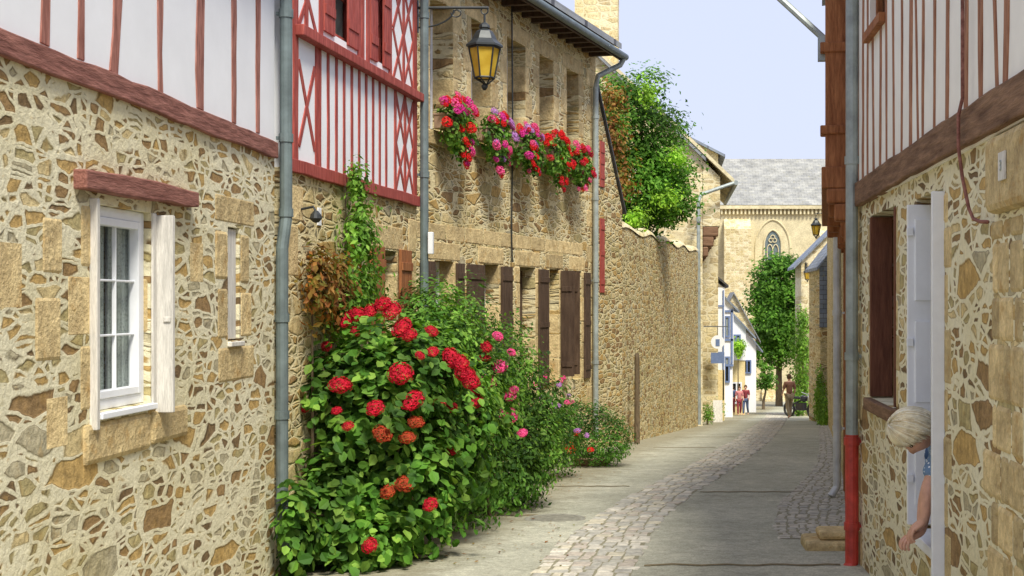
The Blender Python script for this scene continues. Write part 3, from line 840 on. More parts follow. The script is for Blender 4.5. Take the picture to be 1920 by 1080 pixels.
R1.beam(v_, (6.1, 2.94), (6.3, 4.6), .05, 0, .0255); R1.beam(v_, (8.05, 2.94), (8.2, 4.6), .05, 0, .0255)
v_.obj('timber_stud', 'orgA', R1.e, bevel=.003)
v_ = MB(); R1.beam(v_, (9.25, 3.92), (10.05, 3.92), .06, 0, .07); v_.obj('window_sill', 'rustwood', R1.e)
R1.window(9.3, 10.0, 3.95, 4.65, .02, 'rustwood', 2, 2)
wd = R1.window(8.97, 10.1, 1.32, 2.64, .20, 'darkred', 2, 2, .07, .035)
s_ = MB(); R1.box(s_, 8.90, 10.15, -.13, .05, 1.23, 1.318); s_.obj('sill', 'brwood', wd, bevel=.01)
s_ = MB(); R1.box(s_, 10.04, 10.1, -.15, .01, 1.33, 2.63); s_.obj('frame', 'darkred', wd, bevel=.005)
s_ = MB(); R1.box(s_, 8.97, 9.02, -.15, .01, 1.33, 2.63); s_.obj('frame', 'darkred', wd, bevel=.005)
s_ = MB(); R1.box(s_, 7.44, 8.2, -.33, -.29, .68, .74); R1.box(s_, 7.44, 7.49, -.33, -.29, .745, 2.6); R1.box(s_, 8.15, 8.2, -.33, -.29, .745, 2.6); R1.box(s_, 7.495, 8.145, -.33, -.29, 2.54, 2.6)
tw = s_.obj('window', 'white', R1.e, bevel=.004)
s_ = MB(); R1.box(s_, 7.375, 7.412, .0, .068, .42, 2.60); R1.box(s_, 7.424, 7.44, -.28, .062, .69, 2.60); s_.obj('shutter', 'white', tw, bevel=.004)
s_ = MB(); R1.box(s_, 8.17, 8.205, -.28, .062, .70, 2.585)
for zz in (.82, 1.42, 2.02): R1.box(s_, 8.158, 8.169, -.22, .02, zz, zz + .48)
for zz in (.95, 1.75, 2.4): R1.box(s_, 8.15, 8.168, .03, .07, zz, zz + .05)
s_.obj('shutter', 'bluewhite', tw, bevel=.004)
s_ = MB(); R1.box(s_, 7.46, 8.16, -.28, .055, .62, .68); s_.obj('sill', 'white', tw, bevel=.006)
bl = MB()
R1.blocks(bl, jambs(7.4, 8.22, -.3, 2.6, .15, .26, False, far=False), .004, -.3)
R1.blocks(bl, jambs(8.97, 10.1, 1.32, 2.6, .11, .25, False), .004)
z = -.4; k = 0
while z < 2.3:
    e = z + R.uniform(.18, .28)
    ks = [5.725, 5.9 + R.uniform(-.05, .08), 6.12 + R.uniform(-.06, .1), 6.3 + R.uniform(-.04, .16)]
    R1.blocks(bl, [(ks[q_] + .006, ks[q_ + 1] - .006, z, min(e, 2.38)) for q_ in range(3)], .008, -.34)
    z = e; k += 1
z = -.3; k = 0
while z < 2.6:
    R1.blocks(bl, [(10.93 - (.38 if k % 2 else .22), 10.945, z, z + .28)], .008); z += .28; k += 1
bl.obj('dressed_stone', 'ash', R1.e, bevel=.022)
bl = MB(); R1.box(bl, 4.2, 6.2, -.34, .06, 2.40, 2.735); bl.obj('lintel', 'ash', R1.e, bevel=.035)
d_ = MB(); R1.box(d_, 4.32, 5.7, -.3, -.26, -.5, 2.38); d_.obj('door', 'shut', R1.e)
p_ = MB(); R1.box(p_, 5.77, 5.88, .0615, .072, 2.52, 2.64); pq = p_.obj('number_plaque', 'greywood', R1.e, bevel=.003)
text_mesh('3', .065, 'number', 'zinc', pq, ((5.825 - 3), .074, 2.58), (math.pi / 2, 0, math.pi))
drain(R1, [(10.62, .07, 4.8), (10.62, .07, 1.0)], .048, 'zinc', [(10.62, .07, 4.4), (10.62, .07, 3.1), (10.62, .07, 1.6)])
drain(R1, [(10.62, .07, 1.0), (10.62, .07, .02), (10.60, .12, -.06)], .052, 'redpipe', [(10.62, .07, .95), (10.62, .07, .3)])
c_ = MB(); c_.tube([R1.P(6.60, .07, 3.9), R1.P(6.60, .07, 2.98), R1.P(6.62, .085, 2.9), R1.P(6.62, .085, 2.75), R1.P(6.6, .07, 2.6), R1.P(6.55, .05, 2.45), R1.P(6.5, .04, 2.40), R1.P(6.4, .03, 2.38), R1.P(6.25, .03, 2.37)], .009, 8)
c_.obj('cable_conduit', 'redH', R1.e, smooth=True)

# ------------------------------------------------------------------ house R2 (jettied)
R2 = House('jettied_house', 'russet timber house with jettied storey on carved corbels', 'house', 1.5, 11.0, .11, 1)
w = MB(); R2.wall(w, 11.0, 16.4, -.8, 2.9, [(12.2, 13.0, .9, 2.3), (14.0, 14.8, -.6, 2.1)], th=.3); R2.shell(w, 11.0, 16.4, -.8, 5.6, 5, 5.9, .3); w.obj('wall', 'rubB', R2.e)
w = MB(); R2.wall(w, 11.02, 16.4, 2.9, 5.6, [], d=.22, th=.25); w.obj('plaster_wall', 'plaster', R2.e)
R2.roof(10.98, 16.45, 5.68, 6.0, 5, .3)
v_ = MB()
R2.box(v_, 10.99, 11.16, -.1, .27, 2.95, 5.6)
R2.box(v_, 10.97, 11.19, -.1, .31, 3.35, 3.42); R2.box(v_, 10.97, 11.19, -.1, .31, 4.0, 4.08)
Y = 11.5
while Y < 16.3: R2.beam(v_, (Y, 3.1), (Y, 5.5), .12, .1, .25); Y += .4
R2.box(v_, 10.99, 11.14, .002, .06, -.1, 2.6)
for Y in (11.8, 13.4, 15.2, 16.25): R2.box(v_, Y, Y + .14, .002, .05, -.2, 2.6)
v_.obj('timber_post', 'rustwood', R2.e, bevel=.01)
h_ = MB(); R2.box(h_, 10.97, 16.4, .0, .30, 2.92, 3.09); h_.obj('timber_beam', 'rustwood', R2.e, bevel=.01)
h_ = MB()
for i, (dd, z0, z1) in enumerate(((.26, 2.80, 2.92), (.20, 2.66, 2.80), (.12, 2.5, 2.66))):
    R2.box(h_, 10.96, 11.2, .0, dd, z0, z1 - .002)
h_.obj('corbel', 'rustwood', R2.e, bevel=.02)
for Y in (12.4, 13.8, 15.0, 16.2):
    h_ = MB(); R2.box(h_, Y, Y + .16, 0, .24, 2.78, 2.918); R2.box(h_, Y, Y + .16, 0, .13, 2.6, 2.777); h_.obj('corbel', 'rustwood', R2.e, bevel=.02)
R2.window(12.2, 13.0, .9, 2.3, .1, 'rustwood')
d_ = MB(); R2.box(d_, 14.02, 14.78, -.15, -.1, -.5, 2.08); d_.obj('door', 'shut', R2.e)
drain(R2, [(15.6, .13, 2.75), (15.6, .13, -.05), (15.55, .2, -.16)], .045, 'zincl', [(15.6, .13, 1.9), (15.6, .13, .6)])
p_ = MB(); p_.tube([R2.P(11.1, .27, 4.12), R2.P(11.15, .62, 4.46), R2.P(11.2, 1.0, 4.83)], .028, 8); R2.box(p_, 11.07, 11.14, .25, .33, 3.95, 4.15); p_.obj('overflow_pipe', 'zinc', R2.e)

R3 = House('stone_house', 'long rubble stone house with russet timber trim down the lane', 'house', 2.07 + .011, 16.5, .1057, 1)
w = MB(); R3.wall(w, 16.5, 46, -3.2, 5.2, [(19, 19.9, .6, 2.2), (24, 24.9, .4, 2.0), (30, 30.9, 0, 1.7), (36, 36.9, -.6, 1.2)], th=.3); R3.shell(w, 16.5, 46, -3.2, 5.2, 6, 5.6, .3); w.obj('wall', 'rubB', R3.e)
R3.roof(16.45, 46.1, 5.3, 5.7, 6, .05)
for (a, z) in ((19, .6), (24, .4), (30, 0), (36, -.6)): R3.window(a, a + .9, z, z + (1.6 if a < 30 else 1.7 if a == 30 else 1.8), .12, 'rustwood')

# ------------------------------------------------------------------ far houses
def far_house(name, label, x0, x1, y0, y1, zb, ze, zr, wall, roofm, over=.3, xm=None, wins=(), upper=None, bands=()):
    e = empty(name, (x0, y0, zb), label, 'house')
    S = Vector((x0, y0, zb))
    xm = (x0 + x1) / 2 if xm is None else xm
    mb = MB(); mb.prism([(x0, zb), (x1, zb), (x1, ze), (xm, zr), (x0, ze)], 1, y0, y1); mb.obj('wall', wall, e, S)
    if upper:
        zu, um = upper
        mb = MB(); mb.prism([(x0 - .03, zu), (x1 + .03, zu), (x1 + .03, ze), (xm, zr + .02), (x0 - .03, ze)], 1, y0 - .04, y0 - .003)
        W = x1 - x0
        mb.uv[0] = [(0, 0), (W, 0), (W, ze - zu), (W / 2, zr - zu), (0, ze - zu)]
        mb.uv[1] = mb.uv[0][::-1]
        mb.obj('wall_cladding', um, e, S, recalc=False)
    rf = MB()
    for sx, xe in ((-1, x0), (1, x1)):
        sl = (zr - ze) / abs(xe - xm)
        xo = xe + sx * over; zo = ze - sl * over
        L = math.hypot(xo - xm, zr - zo); W = y1 - y0 + .4
        b = len(rf.v); fb = len(rf.f)
        ya, yb = y0 - .2, y1 + .2
        rf.v += [(xo, ya, zo + .1), (xo, yb, zo + .1), (xm, yb, zr + .1), (xm, ya, zr + .1), (xo, ya, zo), (xo, yb, zo), (xm, yb, zr), (xm, ya, zr)]
        rf.f += [(b, b + 1, b + 2, b + 3), (b + 7, b + 6, b + 5, b + 4), (b, b + 4, b + 5, b + 1), (b + 3, b + 2, b + 6, b + 7), (b, b + 3, b + 7, b + 4), (b + 1, b + 5, b + 6, b + 2)]
        rf.uv[fb] = [(0, 0), (W, 0), (W, L), (0, L)]
    rf.obj('roof', roofm, e, S, recalc=False)
    for (x, z, ww, hh, fm) in wins:
        f = MB(); yy = y0 - .05
        for (a, b, c, d) in ((x, x + .07, z, z + hh), (x + ww - .07, x + ww, z, z + hh), (x + .07, x + ww - .07, z, z + .07), (x + .07, x + ww - .07, z + hh - .07, z + hh), (x + ww / 2 - .03, x + ww / 2 + .03, z + .07, z + hh - .07)):
            f.box((a, yy - .04, c), (b, yy + .02, d))
        wo = f.obj('window', fm, e, S)
        g_ = MB(); g_.box((x + .07, yy, z + .07), (x + ww - .07, yy + .01, z + hh - .07)); g_.obj('pane', 'glass', wo, S)
        g_ = MB(); g_.box((x + .07, yy + .02, z + .07), (x + ww - .07, yy + .04, z + hh - .07)); g_.obj('curtain_or_dark_backing', 'dark', wo, S)  # dark sheet painted as the unlit room behind the pane
    return e, S

e, S = far_house('gabled_house', 'tall pale stone gabled house with jettied front and sloping coping', -7.9, .95, 41, 49, -2.6, 6.3, 10.3, 'rubD', 'slate', .1, -3.2)
mb = MB(); mb.prism([(.96, 4.3), (1.47, 4.3), (1.47, 5.75), (.96, 6.25)], 1, 41.0, 49.0); mb.obj('jetty', 'rubD', e, S)
mb = MB(); mb.prism([(1.88, 5.55), (-3.2, 10.4), (-3.2, 10.52), (1.88, 5.68)], 1, 40.8, 49.1); mb.obj('coping', 'ashpale', e, S)
for Y in (41.0, 43, 45, 47, 48.7):
    mb = MB()
    mb.box((.955, Y, 4.0), (1.42, Y + .3, 4.295)); mb.box((.955, Y, 3.7), (1.28, Y + .3, 3.997)); mb.box((.955, Y, 3.4), (1.12, Y + .3, 3.697))
    mb.obj('corbel', 'brwood', e, S, bevel=.04)
mb = MB(); mb.tube([(1.86, 40.7, 5.55), (1.5, 40.6, 5.42), (.90, 40.5, 5.2), (.82, 40.45, 5.0), (.82, 40.42, 3.0), (.84, 40.42, zg(40.4) + .05)], .055, 10)
for z in (4.4, 2.6, .8): mb.tube([(.82, 40.42, z), (.82, 40.42, z + .12)], .068, 10); mb.box((.80, 40.42, z + .03), (.84, 41.0, z + .08))
mb.obj('drainpipe', 'zinc', e, S)
mb = MB(); mb.tube([(1.93, 40.7, 5.56), (1.93, 49, 5.56)], .07, 8); mb.obj('gutter', 'zinc', e, S)
mb = MB(); mb.box((-2.9, 42, 9.2), (-1.6, 43.2, 12.6)); mb.box((-3.0, 41.9, 12.602), (-1.5, 43.3, 12.8)); mb.obj('chimney', 'rubD', e, S)
for (ya, yb) in ((42.2, 43.2), (45.5, 46.5)):
    f = MB(); f.box((1.472, ya, 4.6), (1.50, yb, 5.6)); f.obj('window', 'shut', e, S)

e, S = far_house('slate_roofed_house', 'narrow slate-roofed house with white plaster ground floor', -4, 1.72, 50, 58, -3.4, 7.4, 9.8, 'rubD', 'slateb', .25, -3.0)
mb = MB(); mb.box((1.0, 50.5, -3.2), (1.98, 54, 2.6)); mb.obj('plaster_bay', 'plaster', e, S)
mb = MB(); mb.prism([(.9, 3.6), (2.12, 2.6), (2.12, 2.68), (.9, 3.7)], 1, 50.4, 54.1); mb.obj('bay_roof', 'slateb', e, S)
mb = MB()
for x in (1.60, 1.90): mb.box((x, 50.46, -1.5), (x + .05, 50.498, 2.5))
for z in (.2, 1.9): mb.box((1.55, 50.45, z), (1.96, 50.455, z + .06))
mb.obj('timber_stud', 'blue', e, S)
mb = MB(); mb.box((1.0, 50.46, -3.0), (1.97, 50.49, -.4)); mb.obj('shop_front', 'yellow', e, S)

e, S = far_house('white_cottage', 'narrow white house front with blue window and slate roof', -.5, 2.62, 58.3, 62, -4, 1.9, 3.9, 'plaster', 'slateb', .28, .6, [(2.08, .6, .42, .9, 'blue'), (2.08, -1.3, .42, 1.1, 'blue')], (-.6, 'bluewhite'))
mb = MB()
for z in (-.62, .45, 1.65): mb.box((1.7, 58.2, z), (2.64, 58.25, z + .09))
for x in (1.95, 2.54): mb.box((x, 58.2, -.5), (x + .08, 58.248, 1.8))
mb.obj('timber_stud', 'blue', e, S)
e, S = far_house('white_cottage', 'white cottage with steep slate roof and yellow ground floor', .5, 3.45, 64, 69, -4, .9, 3.3, 'yellow', 'slateb', .5, 1.2, [(2.8, -.1, .45, .7, 'blue'), (2.8, -2.6, .5, 1.0, 'white')], (-.6, 'plaster'))
e, S = far_house('blue_cottage', 'low cottage with pale blue-grey front and slate roof', 1.6, 4.45, 72, 77, -5, -.1, 2.2, 'bluewhite', 'slateb', .35, 2.6, [(3.75, -1.6, .45, .7, 'blue')])
e, S = far_house('stone_cottage', 'pale cottage with slate roof at the lane end', 2.4, 4.9, 80, 85, -5, .3, 2.6, 'rubD', 'slate', .3)
e, S = far_house('slate_hung_house', 'stone house with blue-grey slate-hung gable', 5.1, 9.4, 47.2, 51, -3, 3.3, 6.0, 'rubB', 'slateb', .12, None, [], (1.2, 'slateb'))
e, S = far_house('stone_house', 'stone cottage with slate roof beside climbing vines', 5.85, 10.5, 62, 65, -4, 3.9, 6.2, 'rubD', 'slateb', .35, None, [(6.35, .6, .45, .8, 'shut')])
e, S = far_house('stone_house', 'stone house with slate roof near the church square', 8.6, 13, 82, 86, -5.2, 2.0, 4.8, 'rubD', 'slate', .35)

mb = MB(); mb.box((0, 0, -1), (9, .5, 1.0)); mb.box((-.05, -.05, 1.003), (9.05, .55, 1.15))
for i in range(4): mb.box((3, -.3 * (4 - i), -1), (5.5, -.3 * (3 - i) - .003, .2 * (i + 1)))
o = mb.obj('low_wall', 'rubD'); o.location = (3.5, 99, zg(99)); tag(o, 'low stone wall with steps at the lane end', 'wall')

ch = empty('church', (4, 120, -5), 'large pale stone church with long slate roof and gothic window', 'church')
S = Vector((4, 120, -5))
mb = MB(); mb.box((-8, 120, -6), (40, 132, 10.2)); mb.obj('wall', 'ashpale', ch, S)
rf = MB(); fb = 0
rf.v += [(-8.3, 119.6, 10.55), (40.3, 119.6, 10.55), (40.3, 127, 14.7 + .6), (-8.3, 127, 14.7 + .6), (-8.3, 134, 10.5), (40.3, 134, 10.5)]
rf.f += [(0, 1, 2, 3), (3, 2, 5, 4), (0, 3, 4), (1, 5, 2)]
rf.uv[0] = [(0, 0), (48, 0), (48, 8), (0, 8)]; rf.obj('roof', 'slatec', ch, S, recalc=False)
mb = MB(); mb.box((-8.2, 119.5, 10.203), (40.2, 119.99, 10.5))
for i in range(60): mb.box((3 + i * .34, 119.65, 9.75), (3.15 + i * .34, 119.995, 10.2))
mb.obj('cornice', 'ashpale', ch, S)
for x, w_, zt in ((4.6, 2.3, 9.4), (12.8, 1.2, 8.5), (20, 1.2, 8.5)):
    mb = MB()
    mb.box((x, 118.2, -6), (x + w_, 119.99, zt - 1.0)); mb.prism([(118.2, zt - .998), (119.99, zt - .998), (119.99, zt)], 0, x, x + w_)
    mb.obj('buttress', 'rubD', ch, S)
def parch(cx, zb, hw, h, leg):
    L_ = [(cx - hw, zb - leg)]
    for k in range(8):
        t_ = k / 7
        L_.append((cx - hw * (1 - t_ ** 1.7), zb + h * (1 - (1 - t_) ** 1.6)))
    return L_ + [(2 * cx - p[0], p[1]) for p in L_[::-1][1:]]
mb = MB()
mb.tube([(p[0], 119.97, p[1]) for p in parch(8.85, 7.0, 1.5, 2.3, 4)], .09, 6); mb.tube([(p[0], 119.97, p[1]) for p in parch(13.6, 6.9, .9, 1.6, 4)], .08, 6)
mb.tube([(p[0], 119.9, p[1]) for p in parch(8.85, 7.1, .75, 1.3, 3.5)], .08, 6)
for k in range(3):
    a = math.pi / 2 + k * math.pi * 2 / 3
    mb.tube([(8.85 + .18 * math.cos(a) + .18 * math.cos(b * math.pi / 5), 119.88, 7.6 + .18 * math.sin(a) + .18 * math.sin(b * math.pi / 5)) for b in range(11)], .045, 5)
for x in (8.6, 9.1): mb.tube([(p[0], 119.88, p[1]) for p in parch(x, 6.7, .23, .45, 3)], .045, 5)
wo = mb.obj('window', 'ashpale', ch, S)
mb = MB(); pp = parch(8.85, 7.1, .74, 1.27, 3.5); mb.add([(p[0], 119.96, p[1]) for p in pp], [tuple(range(len(pp)))]); mb.obj('pane', 'zincd', wo, S)

# ------------------------------------------------------------------ street lamps
def build_lamp(loc, label, rz=0):
    e = empty('street_lamp', loc, label, 'street lamp', rz, 'lantern street lamps')
    b = MB()
    b.tube([(-.06, 0, .05), (.66, 0, .05)], .014, 8)
    b.box((-.07, -.03, -.2), (-.045, .03, .12))
    b.tube([(-.05, 0, -.15)] + [(-.05 + .36 * math.sin(k * math.pi / 16), 0, -.15 + .18 * (1 - math.cos(k * math.pi / 16))) for k in range(1, 9)], .009, 6)
    b.tube([(.34 - .06 * math.cos(k * .5) * (1 - k / 22), 0, .0 - .05 * math.sin(k * .5) * (1 - k / 22)) for k in range(14)], .007, 6)
    b.tube([(.62 + .035 * math.cos(k * .5), 0, .02 + .035 * math.sin(k * .5)) for k in range(14)], .008, 6)
    b.tube([(.62, 0, -.01), (.62, 0, -.12)], .012, 6)
    b.obj('bracket', 'iron', e)
    h = MB(); cx = .62
    prof = [(.022, -.10), (.05, -.125), (.055, -.15), (.045, -.165), (.085, -.19), (.11, -.235), (.125, -.27), (.155, -.30), (.185, -.325), (.185, -.345), (.165, -.35)]
    n = 6
    vs = []
    for w, z in prof:
        for k in range(n): vs.append((cx + w * math.cos(k * math.pi / 3 + .2), w * math.sin(k * math.pi / 3 + .2), z))
    fs = [(i * n + k, i * n + (k + 1) % n, (i + 1) * n + (k + 1) % n, (i + 1) * n + k) for i in range(len(prof) - 1) for k in range(n)]
    fs += [tuple(range(n)), tuple((len(prof) - 1) * n + k for k in range(n))]
    h.add(vs, fs)
    for k in range(n):
        a = k * math.pi / 3 + .2
        h.tube([(cx + .158 * math.cos(a), .158 * math.sin(a), -.35), (cx + .098 * math.cos(a), .098 * math.sin(a), -.66)], .009, 6)
        a2 = (k + 1) * math.pi / 3 + .2
        for rr, z in ((.158, -.355), (.098, -.655)):
            h.tube([(cx + rr * math.cos(a), rr * math.sin(a), z), (cx + rr * math.cos(a2), rr * math.sin(a2), z)], .010, 6)
        h.tube([(cx + .098 * math.cos(a), .098 * math.sin(a), -.66), (cx + .02, 0, -.73)], .008, 5)
    h.lathe([(.012, -.78), (.03, -.755), (.035, -.735), (.02, -.72)], (cx, 0, 0), 10)
    h.obj('lamp_housing', 'iron', e)
    g = MB(); vs = []
    for rr, z in ((.148, -.355), (.09, -.655)):
        for k in range(n):
            a = k * math.pi / 3 + .2; vs.append((cx + rr * math.cos(a), rr * math.sin(a), z))
    g.add(vs, [(k, (k + 1) % n, n + (k + 1) % n, n + k) for k in range(n)] + [tuple(range(n, 2 * n))])
    g.obj('lamp_glass', 'amber', e)
    return e
L = build_lamp((-2.49, 13.95, 4.93), 'black iron lantern with amber glass on scrolled wall bracket')
def copy_thing(src, loc, rz, label):
    c = src.copy(); c.location = loc; c.rotation_euler = (0, 0, rz); c['label'] = label; COL.objects.link(c)
    for ch_ in src.children:
        k = ch_.copy(); k.parent = c; COL.objects.link(k)
    return c
copy_thing(L, (5.35, 45.0, 4.9), math.pi * .97, 'amber lantern bracketed to the long stone house')
copy_thing(L, (6.05, 61.9, 3.75), -math.pi / 2, 'amber lantern bracketed to the vine-clad cottage')

# ------------------------------------------------------------------ foliage
HY = [(0, 0, 0), (0, .5, -.06), (0, 1, -.12), (-.36, .30, .03), (-.30, .70, .0), (.36, .30, .03), (.30, .70, .0)]
HF = [(0, 1, 4, 3), (1, 2, 4), (0, 5, 6, 1), (1, 6, 2)]
SM = [(0, 0, 0), (-.25, .5, .04), (0, 1, -.05), (.25, .5, .04)]
SF = [(0, 3, 2, 1)]
def put_leaf(mb, p, n, size, big, droop=.6):
    n = n.normalized()
    t = Vector((R.gauss(0, 1), R.gauss(0, 1), R.gauss(0, 1) - droop))
    t = (t - n * t.dot(n))
    if t.length < 1e-3: return
    t.normalize(); s = t.cross(n)
    sz = size * R.uniform(.5, 1.25)
    src, fc = (HY, HF) if big else (SM, SF)
    mb.add([p + (s * a + t * (b - .4) + n * c) * sz for a, b, c in src], fc)
def rdir():
    while True:
        v = Vector((R.uniform(-1, 1), R.uniform(-1, 1), R.uniform(-1, 1)))
        if .05 < v.length < 1: return v.normalized()
def cloud(mb, lobes, n, size, big=False, surf=.72, ok=None, upb=.5, nz=.25):
    vol = [l[3] * l[4] + l[4] * l[5] + l[3] * l[5] for l in lobes]
    for _ in range(n):
        l = R.choices(lobes, vol)[0]
        d = rdir()
        r = R.uniform(surf, 1.03) * (1 + nz * noise.noise(Vector((l[0] + d.x * 2.2, l[1] + d.y * 2.2, l[2] + d.z * 2.2)) * 1.6))
        p = Vector((l[0] + d.x * l[3] * r, l[1] + d.y * l[4] * r, l[2] + d.z * l[5] * r))
        if any(q is not l and ((p.x - q[0]) / q[3]) ** 2 + ((p.y - q[1]) / q[4]) ** 2 + ((p.z - q[2]) / q[5]) ** 2 < .4 for q in lobes): continue
        if ok and not ok(p): continue
        nn = Vector((d.x / l[3], d.y / l[4], d.z / l[5])).normalized() + Vector((0, 0, upb)) + rdir() * .6
        put_leaf(mb, p, nn, size, big)
def head_mesh(name, r, n, ps, mat, flat=.8):
    mb = MB()
    for i in range(n):
        z = 1 - 1.75 * (i + .5) / n; a = i * 2.399963
        q = math.sqrt(max(0, 1 - z * z)); d = Vector((q * math.cos(a), q * math.sin(a), z))
        rr = r * R.uniform(.80, 1.14)
        p = Vector((d.x * rr, d.y * rr, d.z * rr * flat))
        t = d.cross(rdir()).normalized(); s = d.cross(t)
        for k in range(4):
            b = k * math.pi / 2 + R.uniform(-.15, .15)
            u = t * math.cos(b) + s * math.sin(b); v = d.cross(u)
            mb.add([p, p + (u * .6 + v * .45) * ps + d * ps * .25, p + u * ps * 1.05 + d * ps * R.uniform(-.1, .3), p + (u * .6 - v * .45) * ps + d * ps * .25], [(0, 1, 2, 3)])
    me = mb.obj(name, mat, recalc=False)
    d = me.data; bpy.data.objects.remove(me)
    return d
HM = {k: [head_mesh('flower_head', .088, 80, .023, k) for _ in range(2)] for k in ('crim', 'wilt', 'pink')}
GM = {k: head_mesh('flower_head', .050, 30, .019, k, .85) for k in ('scar', 'mag', 'pink', 'crim', 'purp')}
def put_head(me, parent, p, S, sc, name='flower_head', dirv=None):
    o = bpy.data.objects.new(name, me); COL.objects.link(o); o.parent = parent
    o.location = Vector(p) - S; o.scale = (sc * R.uniform(.8, 1.25), sc * R.uniform(.8, 1.25), sc * R.uniform(.55, .9))
    if dirv is None: dirv = Vector((R.uniform(-.4, .6), -.7, .8))
    o.rotation_euler = dirv.to_track_quat('Z', 'Y').to_euler()
    return o
def surf_y(lobes, x, z, dflt):
    best = None
    for l in lobes:
        q = 1 - ((x - l[0]) / l[3]) ** 2 - ((z - l[2]) / l[5]) ** 2
        if q > 0:
            y = l[1] - l[4] * math.sqrt(q)
            best = y if best is None else min(best, y)
    return best if best is not None else dflt
def wallx(y):
    if y < 10.1: return -2.85
    if y < 13.9: return -3.658 + .08 * y
    return X3(y)
okw = lambda p: p.x > wallx(p.y) + .03 and p.z > zg(p.y) + .015

S = Vector((-2.35, 11.1, zg(11.1)))
hy = empty('hydrangea_bush', S, 'large hydrangea bush covered in crimson flower heads against the wall', 'bush')
HL = [(-2.38, 11.1, 1.0, .60, .75, .78), (-2.12, 11.2, 1.45, .46, .5, .42), (-2.60, 10.55, .38, .40, .42, .50), (-2.15, 10.95, .5, .50, .5, .58), (-1.86, 11.7, .95, .42, .5, .62), (-2.6, 10.9, 1.3, .36, .4, .38), (-2.70, 10.0, .35, .16, .25, .38), (-2.35, 10.5, .2, .4, .4, .3)]
mb = MB(); cloud(mb, HL, 8600, .094, True, .78, okw, .7, .6); mb.obj('foliage', 'hyd', hy, S, recalc=False)
mb = MB(); cloud(mb, [(l[0], l[1], l[2], l[3] * .8, l[4] * .8, l[5] * .85) for l in HL], 2200, .12, True, .6, okw, .5, .1); mb.obj('inner_foliage', 'bush', hy, S, recalc=False)
mb = MB()
for _ in range(26):
    l = R.choice(HL); d = rdir()
    q = Vector((l[0] + d.x * l[3] * .8, l[1] + d.y * l[4] * .8, l[2] + abs(d.z) * l[5] * .7)); b = Vector((-2.35 + R.uniform(-.2, .2), 11.1 + R.uniform(-.2, .2), zg(11.1)))
    mb.tube([b, b.lerp(q, .5) + Vector((0, 0, .08)), q], [.014, .010, .005], 6)
mb.obj('stem', 'bark', hy, S)
hd = [(-2.24, 2.0, 1.1), (-2.17, 1.95, 1.0), (-2.34, 1.94, .9), (-2.44, 1.92, 1.0), (-2.52, 1.88, .9), (-2.09, 1.82, 1.2), (-2.03, 1.76, .9), (-2.45, 1.79, .7), (-2.68, 1.67, .7), (-1.86, 1.79, .8), (-2.83, 1.69, .7), (-2.9, 1.66, .7), (-2.1, 1.46, 1.2),
      (-2.57, 1.37, 1.2), (-2.87, 1.2, .8), (-2.6, 1.17, .55), (-2.3, 1.19, 1.0), (-2.01, 1.25, 1.1), (-1.70, 1.58, 1.1), (-1.63, 1.54, 1.1), (-1.6, 1.46, 1.2), (-1.56, 1.4, 1.2), (-1.53, 1.32, 1.1), (-1.52, 1.25, 1.0),
      (-1.8, 1.22, .8), (-1.72, 1.2, .9), (-2.51, 1.05, .65), (-2.24, .99, 1, 'wilt'), (-2.05, .96, .8, 'wilt'), (-1.98, 1.08, .8, 'wilt'), (-1.7, .875, .8), (-1.87, .44, .7), (-2.34, .12, .85), (-2.2, .54, .8, 'wilt'), (-2.07, .6, .8, 'wilt'), (-1.95, 1.6, .65), (-1.85, 1.63, .6)]
for h in hd:
    x, z, sc = h[:3]
    y = surf_y(HL, x, z, 10.95) - .05
    put_head(HM[h[3] if len(h) > 3 else 'crim'][R.randint(0, 1)], hy, (x * y / 10.8 if y < 11.6 else x, y, 2 + (z - 2) * y / 10.8), S, sc * .76)
S = Vector((-2.1, 14.1, zg(14.1)))
sb = empty('flowering_shrub', S, 'tall dense green shrub with pink flower heads beside the hydrangea', 'bush')
SL = [(-2.15, 14.2, 1.2, .68, .8, 1.0), (-1.75, 14.3, .3, .58, .7, .62), (-2.3, 13.2, 1.6, .48, .6, .62), (-1.62, 14.8, .7, .48, .6, .85), (-1.95, 12.8, .45, .5, .6, .6), (-1.8, 13.2, 1.2, .42, .5, .55)]
mb = MB(); cloud(mb, SL, 15000, .062, False, .70, okw, .5, .4); mb.obj('foliage', 'bush', sb, S, recalc=False)
mb = MB(); cloud(mb, [(-2.3, 13.6, 1.85, .45, .6, .42), (-1.75, 14.4, 1.3, .45, .5, .6), (-1.7, 12.9, 1.1, .34, .4, .45), (-1.5, 14.6, .5, .45, .5, .5), (-2.05, 13.0, 1.6, .4, .4, .4)], 8500, .060, False, .5, okw, .5, .5); mb.obj('light_foliage', 'bushl', sb, S, recalc=False)
mb = MB(); cloud(mb, [(l[0], l[1], l[2], l[3] * .75, l[4] * .75, l[5] * .75) for l in SL], 3800, .10, False, .6, okw); mb.obj('inner_foliage', 'bush', sb, S, recalc=False)
mb = MB()
for _ in range(18):
    b = Vector((-2.1 + R.uniform(-.3, .3), 14 + R.uniform(-.5, .5), zg(14))); q = b + Vector((R.uniform(-.3, .5), R.uniform(-.5, .5), R.uniform(.9, 1.8)))
    mb.tube([b, b.lerp(q, .5), q], [.016, .01, .004], 6)
mb.obj('stem', 'bark', sb, S)
for (x, z, k, sc) in ((-1.61, 1.42, 'pink', 1.0), (-1.63, 1.7, 'pink', .7), (-1.74, 1.6, 'crim', .8), (-1.76, 1.5, 'crim', .7), (-1.72, 1.28, 'pink', .9), (-1.52, 1.14, 'pink', .8), (-1.53, .97, 'pink', 1.1), (-1.48, 1.2, 'pink', .7), (-1.5, 1.55, 'pink', .6), (-1.4, .8, 'pink', .6)):
    put_head(HM[k][0], sb, (x * .985, 12.9, z), S, sc * .8)
